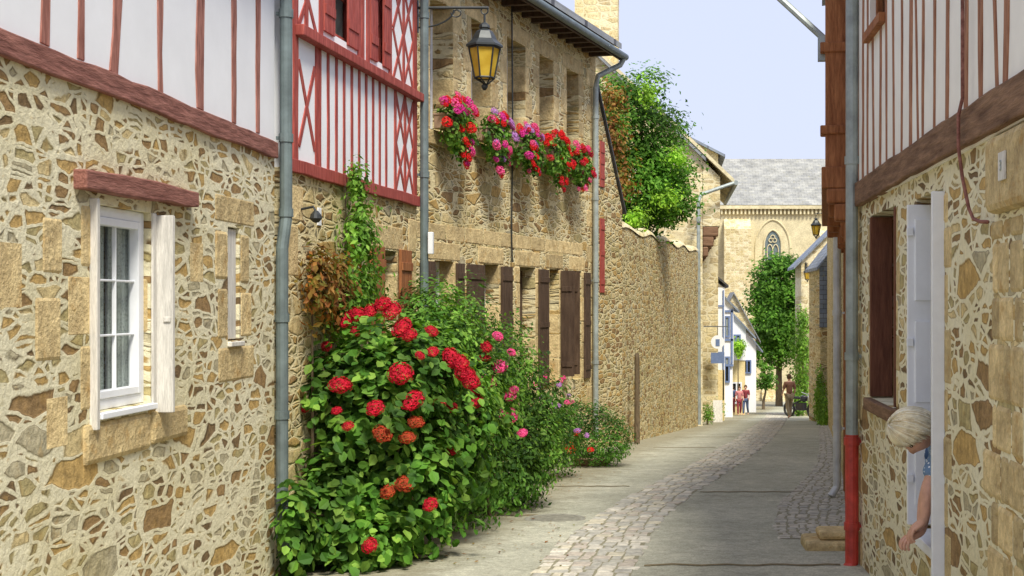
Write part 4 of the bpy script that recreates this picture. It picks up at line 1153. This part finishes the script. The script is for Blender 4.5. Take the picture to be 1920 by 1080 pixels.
S = Vector((-1.7, 17.6, zg(17.6)))
mp = empty('flowering_shrub', S, 'loose shrub with mauve and pink blossoms before brown shutters', 'bush')
ML = [(-1.75, 17.5, .35, .40, .6, .6), (-1.45, 18.3, .25, .35, .6, .5), (-1.5, 17.9, .65, .26, .4, .4)]
mb = MB(); cloud(mb, ML, 5600, .06, False, .6, okw, .5, .5); mb.obj('foliage', 'bush', mp, S, recalc=False)
for _ in range(20):
    l = R.choice(ML); d = rdir(); d.y = -abs(d.y); d.z = abs(d.z)
    put_head(GM[R.choice(['purp', 'purp', 'pink'])], mp, (l[0] + d.x * l[3], l[1] + d.y * l[4], l[2] + d.z * l[5] * 1.15), S, R.uniform(.4, .8))
S = Vector((-1.15, 20.3, zg(20.3)))
ps = empty('potted_shrub', S, 'round dark shrub with red roses in a low terracotta pot', 'potted plant')
mb = MB(); mb.lathe([(.24, 0), (.30, .10), (.32, .11), (.32, .14), (.29, .14), (.27, .10)], S, 20); mb.obj('pot', 'terra', ps, S, smooth=True)
PL = [(-1.22, 20.3, .14, .56, .46, .48), (-.92, 20.2, .06, .42, .40, .40), (-1.4, 20.1, .28, .36, .34, .34), (-1.05, 19.95, -.08, .50, .3, .24)]
mb = MB(); cloud(mb, PL, 9500, .048, False, .6, okw, .5, .25); mb.obj('foliage', 'bush', ps, S, recalc=False)
for (x, z) in ((-1.33, .16), (-1.44, -.02), (-1.42, -.08), (-1.13, -.06)):
    put_head(GM['scar'], ps, (x, surf_y(PL, x, z, 20) - .03, z), S, R.uniform(.8, 1.2))

S = Vector((-2.72, 11.6, zg(11.6)))
vn = empty('climbing_vine', S, 'green climbing vine growing up the stone wall', 'vine')
VL = [(-2.60, 11.65, 2.1, .22, .55, .45), (-2.58, 11.55, 2.55, .18, .36, .42), (-2.60, 11.5, 3.0, .11, .18, .24), (-2.62, 11.2, 1.95, .2, .45, .32)]
mb = MB(); cloud(mb, VL, 4000, .065, False, .3, lambda p: p.x > wallx(p.y) + .02, .3, .8); mb.obj('foliage', 'bushl', vn, S, recalc=False)
mb = MB(); mb.tube([(-2.70, 11.7, zg(11.7)), (-2.70, 11.6, 1.2), (-2.71, 11.65, 2.0), (-2.7, 11.5, 3.0)], [.02, .015, .01, .005], 6); mb.obj('stem', 'bark', vn, S)
S = Vector((-2.72, 10.6, zg(10.6)))
vn = empty('climbing_vine', S, 'russet-leaved climber on the rubble wall above the hydrangea', 'vine')
mb = MB(); cloud(mb, [(-2.68, 10.6, 2.15, .15, .32, .34), (-2.64, 11.0, 2.1, .16, .35, .34)], 1700, .07, False, .3, lambda p: p.x > wallx(p.y) + .02, .3, .6); mb.obj('foliage', 'redleaf', vn, S, recalc=False)
mb = MB(); mb.tube([(-2.74, 10.6, zg(10.6)), (-2.74, 10.62, 1.2), (-2.74, 10.6, 2.3)], [.02, .012, .005], 6); mb.obj('stem', 'bark', vn, S)

boxes = [(17.57, ['scar', 'scar', 'mag', 'pink', 'mag'], 'window box overflowing with scarlet and magenta geraniums', .95), (18.87, ['mag', 'pink', 'scar', 'purp'], 'window box with trailing pink and mauve geraniums', .85),
         (20.1, ['mag', 'purp', 'pink', 'scar'], 'window box with magenta and mauve geraniums', .8), (21.3, ['scar', 'scar', 'crim'], 'window box full of bright scarlet geraniums', 1.0), (22.4, ['scar', 'crim', 'pink'], 'window box with crimson and pink geraniums', .8)]
for (Yc, ks, lab, hh) in boxes:
    n_ = Vector((math.cos(math.atan(.25)), -math.sin(math.atan(.25)), 0))
    c = Vector((X3(Yc), Yc, 4.2)) + n_ * .14
    e = empty('flower_box', c, lab, 'flower box', math.pi / 2 - math.atan(.25), 'window boxes of geraniums')
    mb = MB(); mb.box((-.36, -.09, -.02), (.36, .09, .16)); mb.box((-.37, -.102, .14), (.37, .102, .17)); mb.obj('planter', 'terra', e, bevel=.008)
    mb = MB()
    lob = [(0, -.05, .20, .46 * hh, .20, .22 * hh), (-.22, -.10, .0, .24, .16, .3 * hh), (.2, -.10, -.02, .26, .16, .3 * hh), (.0, -.12, -.12, .2, .13, .34 * hh)]
    cloud(mb, lob, 1500, .065, True, .5, lambda p: p.y < .12, .4, .5)
    mb.obj('foliage', 'hyd', e, recalc=False)
    Z = Vector((0, 0, 0))
    for _ in range(int(38 * hh)):
        l = R.choice(lob[:1] * 3 + lob[1:]); d = rdir(); d.y = -abs(d.y)
        if l is lob[0]: d.z = abs(d.z)
        o = put_head(GM[R.choice(ks)], e, (l[0] + d.x * l[3] * 1.05, l[1] + d.y * l[4] * 1.1, l[2] + d.z * l[5] * 1.1), Z, R.uniform(.65, 1.4), dirv=Vector((d.x, -1, .5)))

def tree(name, label, base, trunk_r, lobes, nleaf, size, mat, clump=.35, per=38):
    S = Vector(base)
    e = empty(name, S, label, 'tree')
    mb = MB()
    top = Vector((sum(l[0] for l in lobes) / len(lobes), sum(l[1] for l in lobes) / len(lobes), max(l[2] for l in lobes)))
    mid = S.lerp(top, .45) + Vector((.1, 0, 0))
    mb.tube([S, S.lerp(mid, .5) + Vector((-.05, .05, 0)), mid, top], [trunk_r, trunk_r * .8, trunk_r * .6, trunk_r * .15], 10)
    for l in lobes:
        q = Vector(l[:3]); b = S.lerp(mid, R.uniform(.75, 1.0))
        mb.tube([b, b.lerp(q, .5) + Vector((0, 0, .15)), q], [trunk_r * .4, trunk_r * .25, trunk_r * .08], 7)
    mb.obj('trunk', 'bark', e, S)
    cl = MB()
    nc = int(nleaf / per)
    for _ in range(nc):
        l = R.choices(lobes, [q[3] * q[4] * q[5] for q in lobes])[0]; d = rdir(); r = R.uniform(.35, 1.0) ** .6 * (1 + .3 * noise.noise(Vector((l[0], l[1], l[2])) + d * 1.7))
        c = Vector((l[0] + d.x * l[3] * r, l[1] + d.y * l[4] * r, l[2] + d.z * l[5] * r))
        cs = clump * R.uniform(.6, 1.4)
        for _ in range(per):
            p = c + Vector((R.gauss(0, cs), R.gauss(0, cs), R.gauss(0, cs * .5)))
            put_leaf(cl, p, d * .6 + Vector((0, -.3, .7)) + rdir() * .7, size, False)
    cl.obj('crown', mat, e, S, recalc=False)
    return e, S
e, S = tree('garden_tree', 'leafy green tree rising behind the garden wall', (-1.3, 31, zg(31)), .14,
     [(-.75, 31, 4.6, 1.0, .9, 1.0), (-.15, 31.2, 5.1, .65, .8, .7), (-1.0, 31, 5.9, .95, .9, .8), (-.55, 31.1, 6.8, .45, .5, .6), (.05, 31.2, 4.4, .5, .6, .6), (-.15, 31.0, 6.0, .5, .5, .5), (-.85, 30.8, 3.7, .7, .6, .5), (-1.25, 31.0, 6.7, .5, .5, .5)], 27000, .11, 'treel', .17, 30)
mb = MB(); cloud(mb, [(-1.25, 29.6, 5.6, .5, .5, .9), (-1.1, 29.6, 4.6, .45, .45, .6), (-1.25, 29.6, 6.4, .4, .4, .4)], 1700, .11, False, .3, None, .5, .9); mb.obj('russet_foliage', 'redleaf', e, S, recalc=False)
mb = MB(); cloud(mb, [(-.72, 28.6, 3.75, .32, .3, .3), (.15, 30.3, 5.2, .35, .3, .3), (-.1, 30.2, 4.3, .4, .3, .3), (-.5, 30.2, 6.6, .3, .3, .4)], 1300, .10, False, .3, None, .5, .9); mb.obj('lime_foliage', 'treey', e, S, recalc=False)
tree('street_tree', 'tall full green tree standing before the church', (6.9, 88, zg(88)), .25,
     [(6.7, 88, 3.4, 1.3, 1.2, 1.7), (6.0, 88, 2.1, 1.0, 1, 1.6), (7.6, 88, 2.2, 1.1, 1, 1.8), (6.7, 87.8, .6, 1.6, 1.3, 1.6), (6.2, 88, -1.0, 1.2, 1, 1.1), (7.6, 88, -.8, 1.05, 1, 1.1), (7.0, 88, 4.4, .9, .9, .8)], 19000, .28, 'treel', .38)
tree('small_tree', 'small tree beside the cottage at the lane bend', (5.3, 79, zg(79)), .1, [(5.4, 79, -2.4, .5, .6, .6), (5.3, 79, -1.8, .4, .5, .5)], 900, .22, 'treel', .2)

def patch(name, label, lobes, n, size, mat, cat='vine', stem=True):
    l = lobes[0]; S = Vector((l[0], l[1], zg(l[1])))
    e = empty(name, S, label, cat)
    mb = MB(); cloud(mb, lobes, n, size, False, .3, None, .4, .6); mb.obj('foliage', mat, e, S, recalc=False)
    mb = MB(); mb.tube([S, S.lerp(Vector(l[:3]), .5), Vector(l[:3])], [.04, .03, .01], 6); mb.obj('stem', 'bark', e, S)
patch('climbing_vine', 'thick green vine covering the cottage front', [(5.85, 61.5, .1, .6, 1.2, 1.5), (5.9, 62, -1.6, .6, 1.2, 1.5), (5.6, 60.5, -2.3, .4, .8, .8), (5.8, 61, 1.2, .4, .8, .7)], 5600, .16, 'bushl')
patch('climbing_vine', 'green creeper at the foot of the long stone house', [(4.75, 43.5, -1.2, .25, 1.5, .9), (4.6, 42, -1.5, .2, 1, .6)], 1600, .11, 'bushl')
patch('climbing_vine', 'darker creeper on the slate-hung house', [(5.05, 47.0, -1.2, .2, .4, 1.2)], 1200, .12, 'bushl')
patch('hanging_plant', 'bright green plant hanging from the white cottage', [(3.1, 63.5, .1, .45, .4, .3), (3.15, 63.5, -.2, .25, .3, .3)], 900, .14, 'treey', 'plant')
patch('potted_shrub', 'low flowering plants by the lane doorway', [(1.15, 43, zg(43) + .35, .25, .9, .35), (1.7, 49, zg(49) + .4, .3, .5, .4)], 900, .09, 'bushl', 'plant')
mb = MB()
for _ in range(420):
    y = R.uniform(10.5, 19); x = wallx(y) + R.uniform(.3, 1.9) ** 1.1
    put_leaf(mb, Vector((x, y, zg(y) + .012)), Vector((R.uniform(-.2, .2), R.uniform(-.2, .2), 1)), .045, False, 0)
tag(mb.obj('fallen_leaves', 'redleaf', recalc=False), 'scattered brown fallen leaves and petals along the wall foot', 'leaves', kind='stuff')

e = empty('hanging_sign', (1.68, 49.3, .55), 'white round shop sign with blue board hanging from bracket', 'sign')
mb = MB(); mb.tube([(-.5, 0, .65), (.35, 0, .65)], .02, 6); mb.tube([(.0, 0, .65), (.0, 0, .3)], .01, 5); mb.obj('bracket', 'iron', e)
mb = MB(); mb.tube([(.0, -.02, .1), (.0, .02, .1)], .24, 24); mb.obj('sign_board', 'white', e)
mb = MB(); mb.box((-.24, -.02, -.66), (.24, .02, -.28)); mb.box((-.07, -.035, -.04), (.07, -.022, .2)); mb.obj('lower_board', 'blue', e)
e = empty('standing_sign', (1.62, 47.5, zg(47.5)), 'small white standing sign board on the pavement', 'sign')
mb = MB(); mb.prism([(-.2, 0), (.2, 0), (0, .75)], 0, -.16, .16); mb.obj('sign_board', 'greywood', e)

# ------------------------------------------------------------------ people
def skin(name, verts, edges, rad, mat, parent=None, root=0, sub=2):
    me = bpy.data.meshes.new(name); me.from_pydata(verts, edges, []); me.update()
    o = bpy.data.objects.new(name, me); COL.objects.link(o)
    md = o.modifiers.new('s', 'SKIN'); md.use_smooth_shade = True
    for i, r in enumerate(rad):
        sv = me.skin_vertices[0].data[i]
        sv.radius = (r, r) if not isinstance(r, tuple) else r
        sv.use_root = (i == root)
    md2 = o.modifiers.new('u', 'SUBSURF'); md2.levels = sub; md2.render_levels = sub
    bpy.context.view_layer.update()
    m2 = bpy.data.meshes.new_from_object(o.evaluated_get(bpy.context.evaluated_depsgraph_get()))
    bpy.data.objects.remove(o)
    m2.materials.clear(); m2.materials.append(M[mat])
    for p in m2.polygons: p.use_smooth = True
    o2 = bpy.data.objects.new(name, m2); COL.objects.link(o2)
    if parent: o2.parent = parent
    return o2
def head_verts(c, f, u, mb, k=1.0):
    f = f.normalized(); u = (u - f * u.dot(f)).normalized(); s = f.cross(u)
    n, m = 28, 20
    vs = []
    g = lambda a, b, w: math.exp(-((a - b) / w) ** 2)
    for j in range(m + 1):
        th = math.pi * j / m
        for i in range(n):
            ph = 2 * math.pi * i / n
            x, y, z = math.sin(th) * math.cos(ph), math.sin(th) * math.sin(ph), math.cos(th)
            rx, ry, rz = .098, .076, .118
            F, Sd, U = x * rx, y * ry, z * rz
            if z < -.2: Sd *= 1 - .35 * (-.2 - z); F += .012 * (-z)
            if x > 0:
                F += .028 * g(y, 0, .16) * g(z, -.12, .22)
                F -= .014 * (g(y, .38, .2) + g(y, -.38, .2)) * g(z, .08, .16)
                F += .008 * g(y, 0, .35) * g(z, -.52, .09) + .010 * g(y, 0, .3) * g(z, -.85, .15)
            Sd += math.copysign(.018, y) * g(abs(y), 1, .12) * g(z, -.05, .22) * g(x, -.05, .25)
            vs.append(c + (f * F + s * Sd + u * U) * k)
    fs = [(j * n + i, j * n + (i + 1) % n, (j + 1) * n + (i + 1) % n, (j + 1) * n + i) for j in range(m) for i in range(n)]
    mb.add(vs, fs)
def hair_verts(c, f, u, mb, k=1.0, long=.5, gain=1.17):
    f = f.normalized(); u = (u - f * u.dot(f)).normalized(); s = f.cross(u)
    n, m = 40, 24; vs = []
    for j in range(m + 1):
        th = math.pi * .98 * j / m
        for i in range(n):
            ph = 2 * math.pi * i / n
            x, y, z = math.sin(th) * math.cos(ph), math.sin(th) * math.sin(ph), math.cos(th)
            face = max(0, x) ** .6
            lim = -long + face * (.35 + long)
            zz = max(z, lim)
            tuck = 1.0 if z >= lim else .88
            q = gain + .06 * noise.noise(Vector((ph * 3, z * 2, 1)))
            vs.append(c + (f * (x * .098 - .008) + s * y * .084 + u * (zz * .118 + .004)) * q * tuck * k)
    mb.add(vs, [(j * n + i, j * n + (i + 1) % n, (j + 1) * n + (i + 1) % n, (j + 1) * n + i) for j in range(m) for i in range(n)])
def hair_strands(c, f, u, mb, cnt, long):
    f = f.normalized(); u = (u - f * u.dot(f)).normalized(); s = f.cross(u)
    for _ in range(cnt):
        ph = R.uniform(0, 2 * math.pi)
        fc = max(0, math.cos(ph))
        end = math.acos(max(-1, min(1, -long + fc ** .6 * (.45 + long)))) * R.uniform(.88, 1.12)
        st_ = R.uniform(0, .6) * end; g0 = R.uniform(1.12, 1.22) + .04 * math.sin(ph * 4); tw = R.uniform(.1, .4)
        fl = R.uniform(0, .08)
        pts = []
        for k in range(7):
            th = st_ + (end - st_) * k / 6; p2 = ph + tw * k / 6
            x, y, z = math.sin(th) * math.cos(p2), math.sin(th) * math.sin(p2), math.cos(th)
            gg = g0 + .012 * math.sin(k * 1.1 + ph * 3) + fl * (k / 6) ** 3
            pts.append(c + (f * (x * .098 - .010) + s * y * .084 + u * z * .118) * gg)
        mb.tube(pts, [.002, .004, .0045, .0045, .004, .003, .001], 4)

S = Vector((1.8, 7.85, .62))
wm = empty('person', S, 'white-haired woman in blue dotted shirt leaning out over a window sill', 'person')
hc = Vector((1.325, 7.58, 1.305))
HF_, HU_ = Vector((-.15, -.15, -.95)), Vector((-.92, -.10, .25))
V = []; E = []; RR = []
def av(p, r, par=None):
    V.append(tuple(Vector(p) - S)); RR.append(r)
    if par is not None: E.append((par, len(V) - 1))
    return len(V) - 1
pel = av((1.95, 7.95, .80), .14); wa = av((1.84, 7.9, .98), .12, pel); chn = av((1.68, 7.82, 1.14), .125, wa); sh_ = av((1.56, 7.76, 1.22), .09, chn); nk = av((1.46, 7.68, 1.27), .05, sh_); hb = av((1.38, 7.62, 1.30), .05, nk)
hipa = av((1.98, 7.85, .55), .09, pel); av((2.0, 7.84, .1), .06, hipa); hipb = av((1.98, 8.05, .55), .09, pel); av((2.0, 8.06, .1), .06, hipb)
def arm(shp, elb, wri, fdir, side, up_):
    a = av(shp, .060, sh_); b = av(elb, .045, a); m_ = av(Vector(elb).lerp(Vector(wri), .5), .040, b); c = av(wri, .027, m_)
    fd = Vector(fdir).normalized(); sd = Vector(side).normalized(); up_ = Vector(up_).normalized()
    wv = Vector(wri)
    pm = av(wv + fd * .045, .030, c)
    for k, (o_, l_) in enumerate(((-.032, .062), (-.011, .075), (.012, .070), (.032, .054))):
        q0 = av(wv + fd * .082 + sd * o_, .0115, pm)
        q1 = av(wv + fd * (.082 + l_ * .45) + sd * o_ * 1.1 - up_ * .014, .010, q0)
        q2 = av(wv + fd * (.082 + l_ * .60) + sd * o_ * 1.1 - up_ * .038, .0092, q1)
        av(wv + fd * (.082 + l_ * .50) + sd * o_ * 1.1 - up_ * .056, .0075, q2)
    t0 = av(wv + fd * .03 - sd * .034 - up_ * .004, .013, pm)
    t1 = av(wv + fd * .062 - sd * .056 - up_ * .012, .011, t0); av(wv + fd * .09 - sd * .056 - up_ * .024, .009, t1)
arm((1.49, 7.60, 1.15), (1.395, 7.52, .99), (1.375, 7.52, .82), (-.75, .18, -.62), (.1, -1, .15), (-.5, 0, .8))
arm((1.55, 7.90, 1.14), (1.43, 7.76, .92), (1.375, 7.60, .745), (-.85, -.22, -.28), (.4, -.9, .0), (-.2, 0, .95))
body = skin('body', V, E, RR, 'skin', wm)
mb = MB(); head_verts(hc - S, HF_, HU_, mb)
hm = mb.obj('tmph', 'skin', smooth=True)
bm = bmesh.new(); bm.from_mesh(body.data); bm.from_mesh(hm.data); bm.to_mesh(body.data); bm.free(); bpy.data.objects.remove(hm)
for p in body.data.polygons: p.use_smooth = True
mb = MB(); hair_verts(hc - S, HF_, HU_, mb, 1.0, .5, 1.10); hair_strands(hc - S, HF_, HU_, mb, 800, .6); mb.obj('hair', 'hairw', wm, smooth=True)
ff = HF_.normalized(); uu = (HU_ - ff * HU_.dot(ff)).normalized(); ss = ff.cross(uu)
for sg in (-1, 1):
    mb = MB(); c = hc - S + ff * .083 + ss * .031 * sg + uu * .008; mb.lathe([(.001, -.011), (.009, -.006), (.011, 0), (.009, .006), (.001, .011)], c, 10)
    mb.obj('eye', 'eye', wm)
V = [tuple(Vector(p) - S) for p in ((1.95, 7.95, .80), (1.84, 7.9, .98), (1.68, 7.82, 1.14), (1.56, 7.76, 1.22), (1.47, 7.69, 1.25), (1.49, 7.60, 1.15), (1.41, 7.535, 1.04), (1.55, 7.90, 1.14), (1.48, 7.84, 1.02))]
skin('shirt', V, [(0, 1), (1, 2), (2, 3), (3, 4), (3, 5), (5, 6), (3, 7), (7, 8)], [.155, .135, .14, .105, .066, .080, .066, .074, .06], 'dots', wm)

def walker(loc, rz, h, shirt, trou, hair, label, stride=1.0, name='person'):
    e = empty(name, loc, label, 'person', rz); e.scale = (h / 1.74,) * 3
    k = stride
    J = [(0, 0, .95), (0, 0, 1.1), (0, .01, 1.3), (0, .0, 1.44), (0, .01, 1.51), (0, .02, 1.56),
         (.17, 0, 1.42), (.22, -.05 * k, 1.16), (.23, .06 * k, .94), (.225, .10 * k, .85),
         (-.17, 0, 1.42), (-.22, .06 * k, 1.16), (-.23, .20 * k, .97), (-.225, .26 * k, .90),
         (.09, 0, .90), (.10, .14 * k, .5), (.10, .16 * k, .09), (.11, .30 * k, .04),
         (-.09, 0, .90), (-.10, -.02, .5), (-.10, -.26 * k, .13), (-.11, -.14 * k, .04)]
    ed = [(0, 1), (1, 2), (2, 3), (3, 4), (4, 5), (3, 6), (6, 7), (7, 8), (8, 9), (3, 10), (10, 11), (11, 12), (12, 13), (0, 14), (14, 15), (15, 16), (16, 17), (0, 18), (18, 19), (19, 20), (20, 21)]
    rd = [.12, .105, .12, .08, .05, .05, .055, .04, .028, .03, .055, .04, .028, .03, .085, .055, .038, .03, .085, .055, .038, .03]
    b = skin('body', J, ed, rd, 'skin', e, sub=1)
    mb = MB(); head_verts(Vector((0, .03, 1.63)), Vector((0, 1, -.1)), Vector((0, 0, 1)), mb)
    hm = mb.obj('tmph', 'skin'); bm = bmesh.new(); bm.from_mesh(b.data); bm.from_mesh(hm.data); bm.to_mesh(b.data); bm.free(); bpy.data.objects.remove(hm)
    mb = MB(); hair_verts(Vector((0, .03, 1.635)), Vector((0, 1, -.1)), Vector((0, 0, 1)), mb); mb.obj('hair', hair, e, smooth=True)
    sel = [0, 1, 2, 3, 6, 7, 10, 11]
    mp_ = {a: i for i, a in enumerate(sel)}
    skin('shirt', [J[i] for i in sel], [(mp_[a], mp_[b_]) for a, b_ in ed if a in mp_ and b_ in mp_], [(rd[i] + .03) for i in sel], shirt, e, sub=1)
    sel = [0, 14, 15, 16, 18, 19, 20]
    mp_ = {a: i for i, a in enumerate(sel)}
    skin('trousers', [J[i] for i in sel], [(mp_[a], mp_[b_]) for a, b_ in ed if a in mp_ and b_ in mp_], [(rd[i] + .022) for i in sel], trou, e, sub=1)
    return e
M['khaki'] = plain('khaki_cloth', (.30, .23, .13), .9); M['maroon'] = plain('maroon_cloth', (.22, .03, .04), .9); M['denim'] = plain('denim', (.08, .11, .2), .9); M['pinkc'] = plain('rose_cloth', (.5, .18, .18), .9); M['browncl'] = plain('brown_cloth', (.22, .10, .06), .9)
walker((4.72, 55, zg(55)), .3, 1.74, 'browncl', 'khaki', 'hairb', 'man in brown shirt and khaki trousers walking down the lane')
walker((3.42, 63, zg(63)), 2.9, 1.36, 'maroon', 'denim', 'hairb', 'woman in maroon top walking up the lane')
walker((3.10, 62.4, zg(62.4)), 3.3, 1.30, 'pinkc', 'maroon', 'hairb', 'woman in rose top walking beside her companion', .7)
walker((2.80, 63, zg(63)), 2.8, 1.36, 'denim', 'maroon', 'hairb', 'person in dark clothes standing by the cottage', .3)

e = empty('motorcycle', (5.4, 57.5, zg(57.5)), 'dark parked motorcycle with chrome handlebars', 'motorcycle', -.9)
def wheel(x):
    mb = MB(); mb.tube([(x + .29 * math.cos(k * math.pi / 12), 0, .32 + .29 * math.sin(k * math.pi / 12)) for k in range(25)], .05, 8)
    for k in range(6):
        a = k * math.pi / 3; mb.tube([(x, 0, .32), (x + .27 * math.cos(a), 0, .32 + .27 * math.sin(a))], .01, 5)
    mb.tube([(x, -.06, .32), (x, .06, .32)], .05, 8); mb.obj('wheel', 'blk', e)
wheel(-.68); wheel(.72)
mb = MB(); mb.lathe([(.05, -.14), (.15, -.1), (.17, 0), (.14, .1), (.05, .14)], (0.2, 0, .8), 14); mb.box((-.2, -.12, .3), (.25, .12, .62)); mb.tube([(-.68, 0, .34), (-.3, 0, .6), (.4, 0, .85)], .035, 8); mb.obj('tank', 'black_paint', e, bevel=.03)
mb = MB(); mb.box((-.72, -.11, .76), (0, .11, .86)); mb.obj('seat', 'blk', e, bevel=.04)
mb = MB(); mb.tube([(.72, .07, .32), (.5, .07, .95)], .025, 8); mb.tube([(.72, -.07, .32), (.5, -.07, .95)], .025, 8); mb.tube([(.40, -.34, 1.08), (.5, -.15, 1.0), (.5, .15, 1.0), (.40, .34, 1.08)], .016, 8); mb.tube([(-.1, .16, .3), (-.8, .17, .36)], .04, 8); mb.obj('handlebar', 'chrome', e)
mb = MB(); mb.tube([(.55, 0, .86), (.66, 0, .86)], .09, 12); mb.obj('headlight', 'chrome', e)

# ------------------------------------------------------------------ world, sun, camera
wld = bpy.data.worlds.new('World'); scene.world = wld; wld.use_nodes = True
t = wld.node_tree
bg = t.nodes['Background']
el, az = math.radians(53), math.radians(156)
sky = nd(t, 'ShaderNodeTexSky', sky_type='NISHITA', sun_disc=False, sun_elevation=el, sun_rotation=az, dust_density=3.0, air_density=1.0, ozone_density=1.5)
mx = nd(t, 'ShaderNodeMix', {0: .84}, data_type='RGBA')
t.links.new(sky.outputs[0], mx.inputs[6]); mx.inputs[7].default_value = (5.6, 6.05, 7.9, 1)
t.links.new(mx.outputs[2], bg.inputs[0]); bg.inputs[1].default_value = .145
sd = bpy.data.lights.new('sun', 'SUN'); sd.energy = 4.9; sd.angle = math.radians(14); sd.color = (1, .95, .84)
so = bpy.data.objects.new('sun', sd); COL.objects.link(so)
dirv = Vector((math.sin(az) * math.cos(el), math.cos(az) * math.cos(el), math.sin(el)))
so.rotation_euler = dirv.to_track_quat('Z', 'Y').to_euler()

cd = bpy.data.cameras.new('camera'); cam = bpy.data.objects.new('camera', cd); COL.objects.link(cam)
cam.location = (0, 0, 2); cam.rotation_euler = (math.pi / 2, 0, 0)
cd.sensor_width = 36; cd.lens = 48.75; cd.shift_x = -297 / 1920; cd.shift_y = 30 / 1920
cd.clip_start = .1; cd.clip_end = 2000
scene.camera = cam
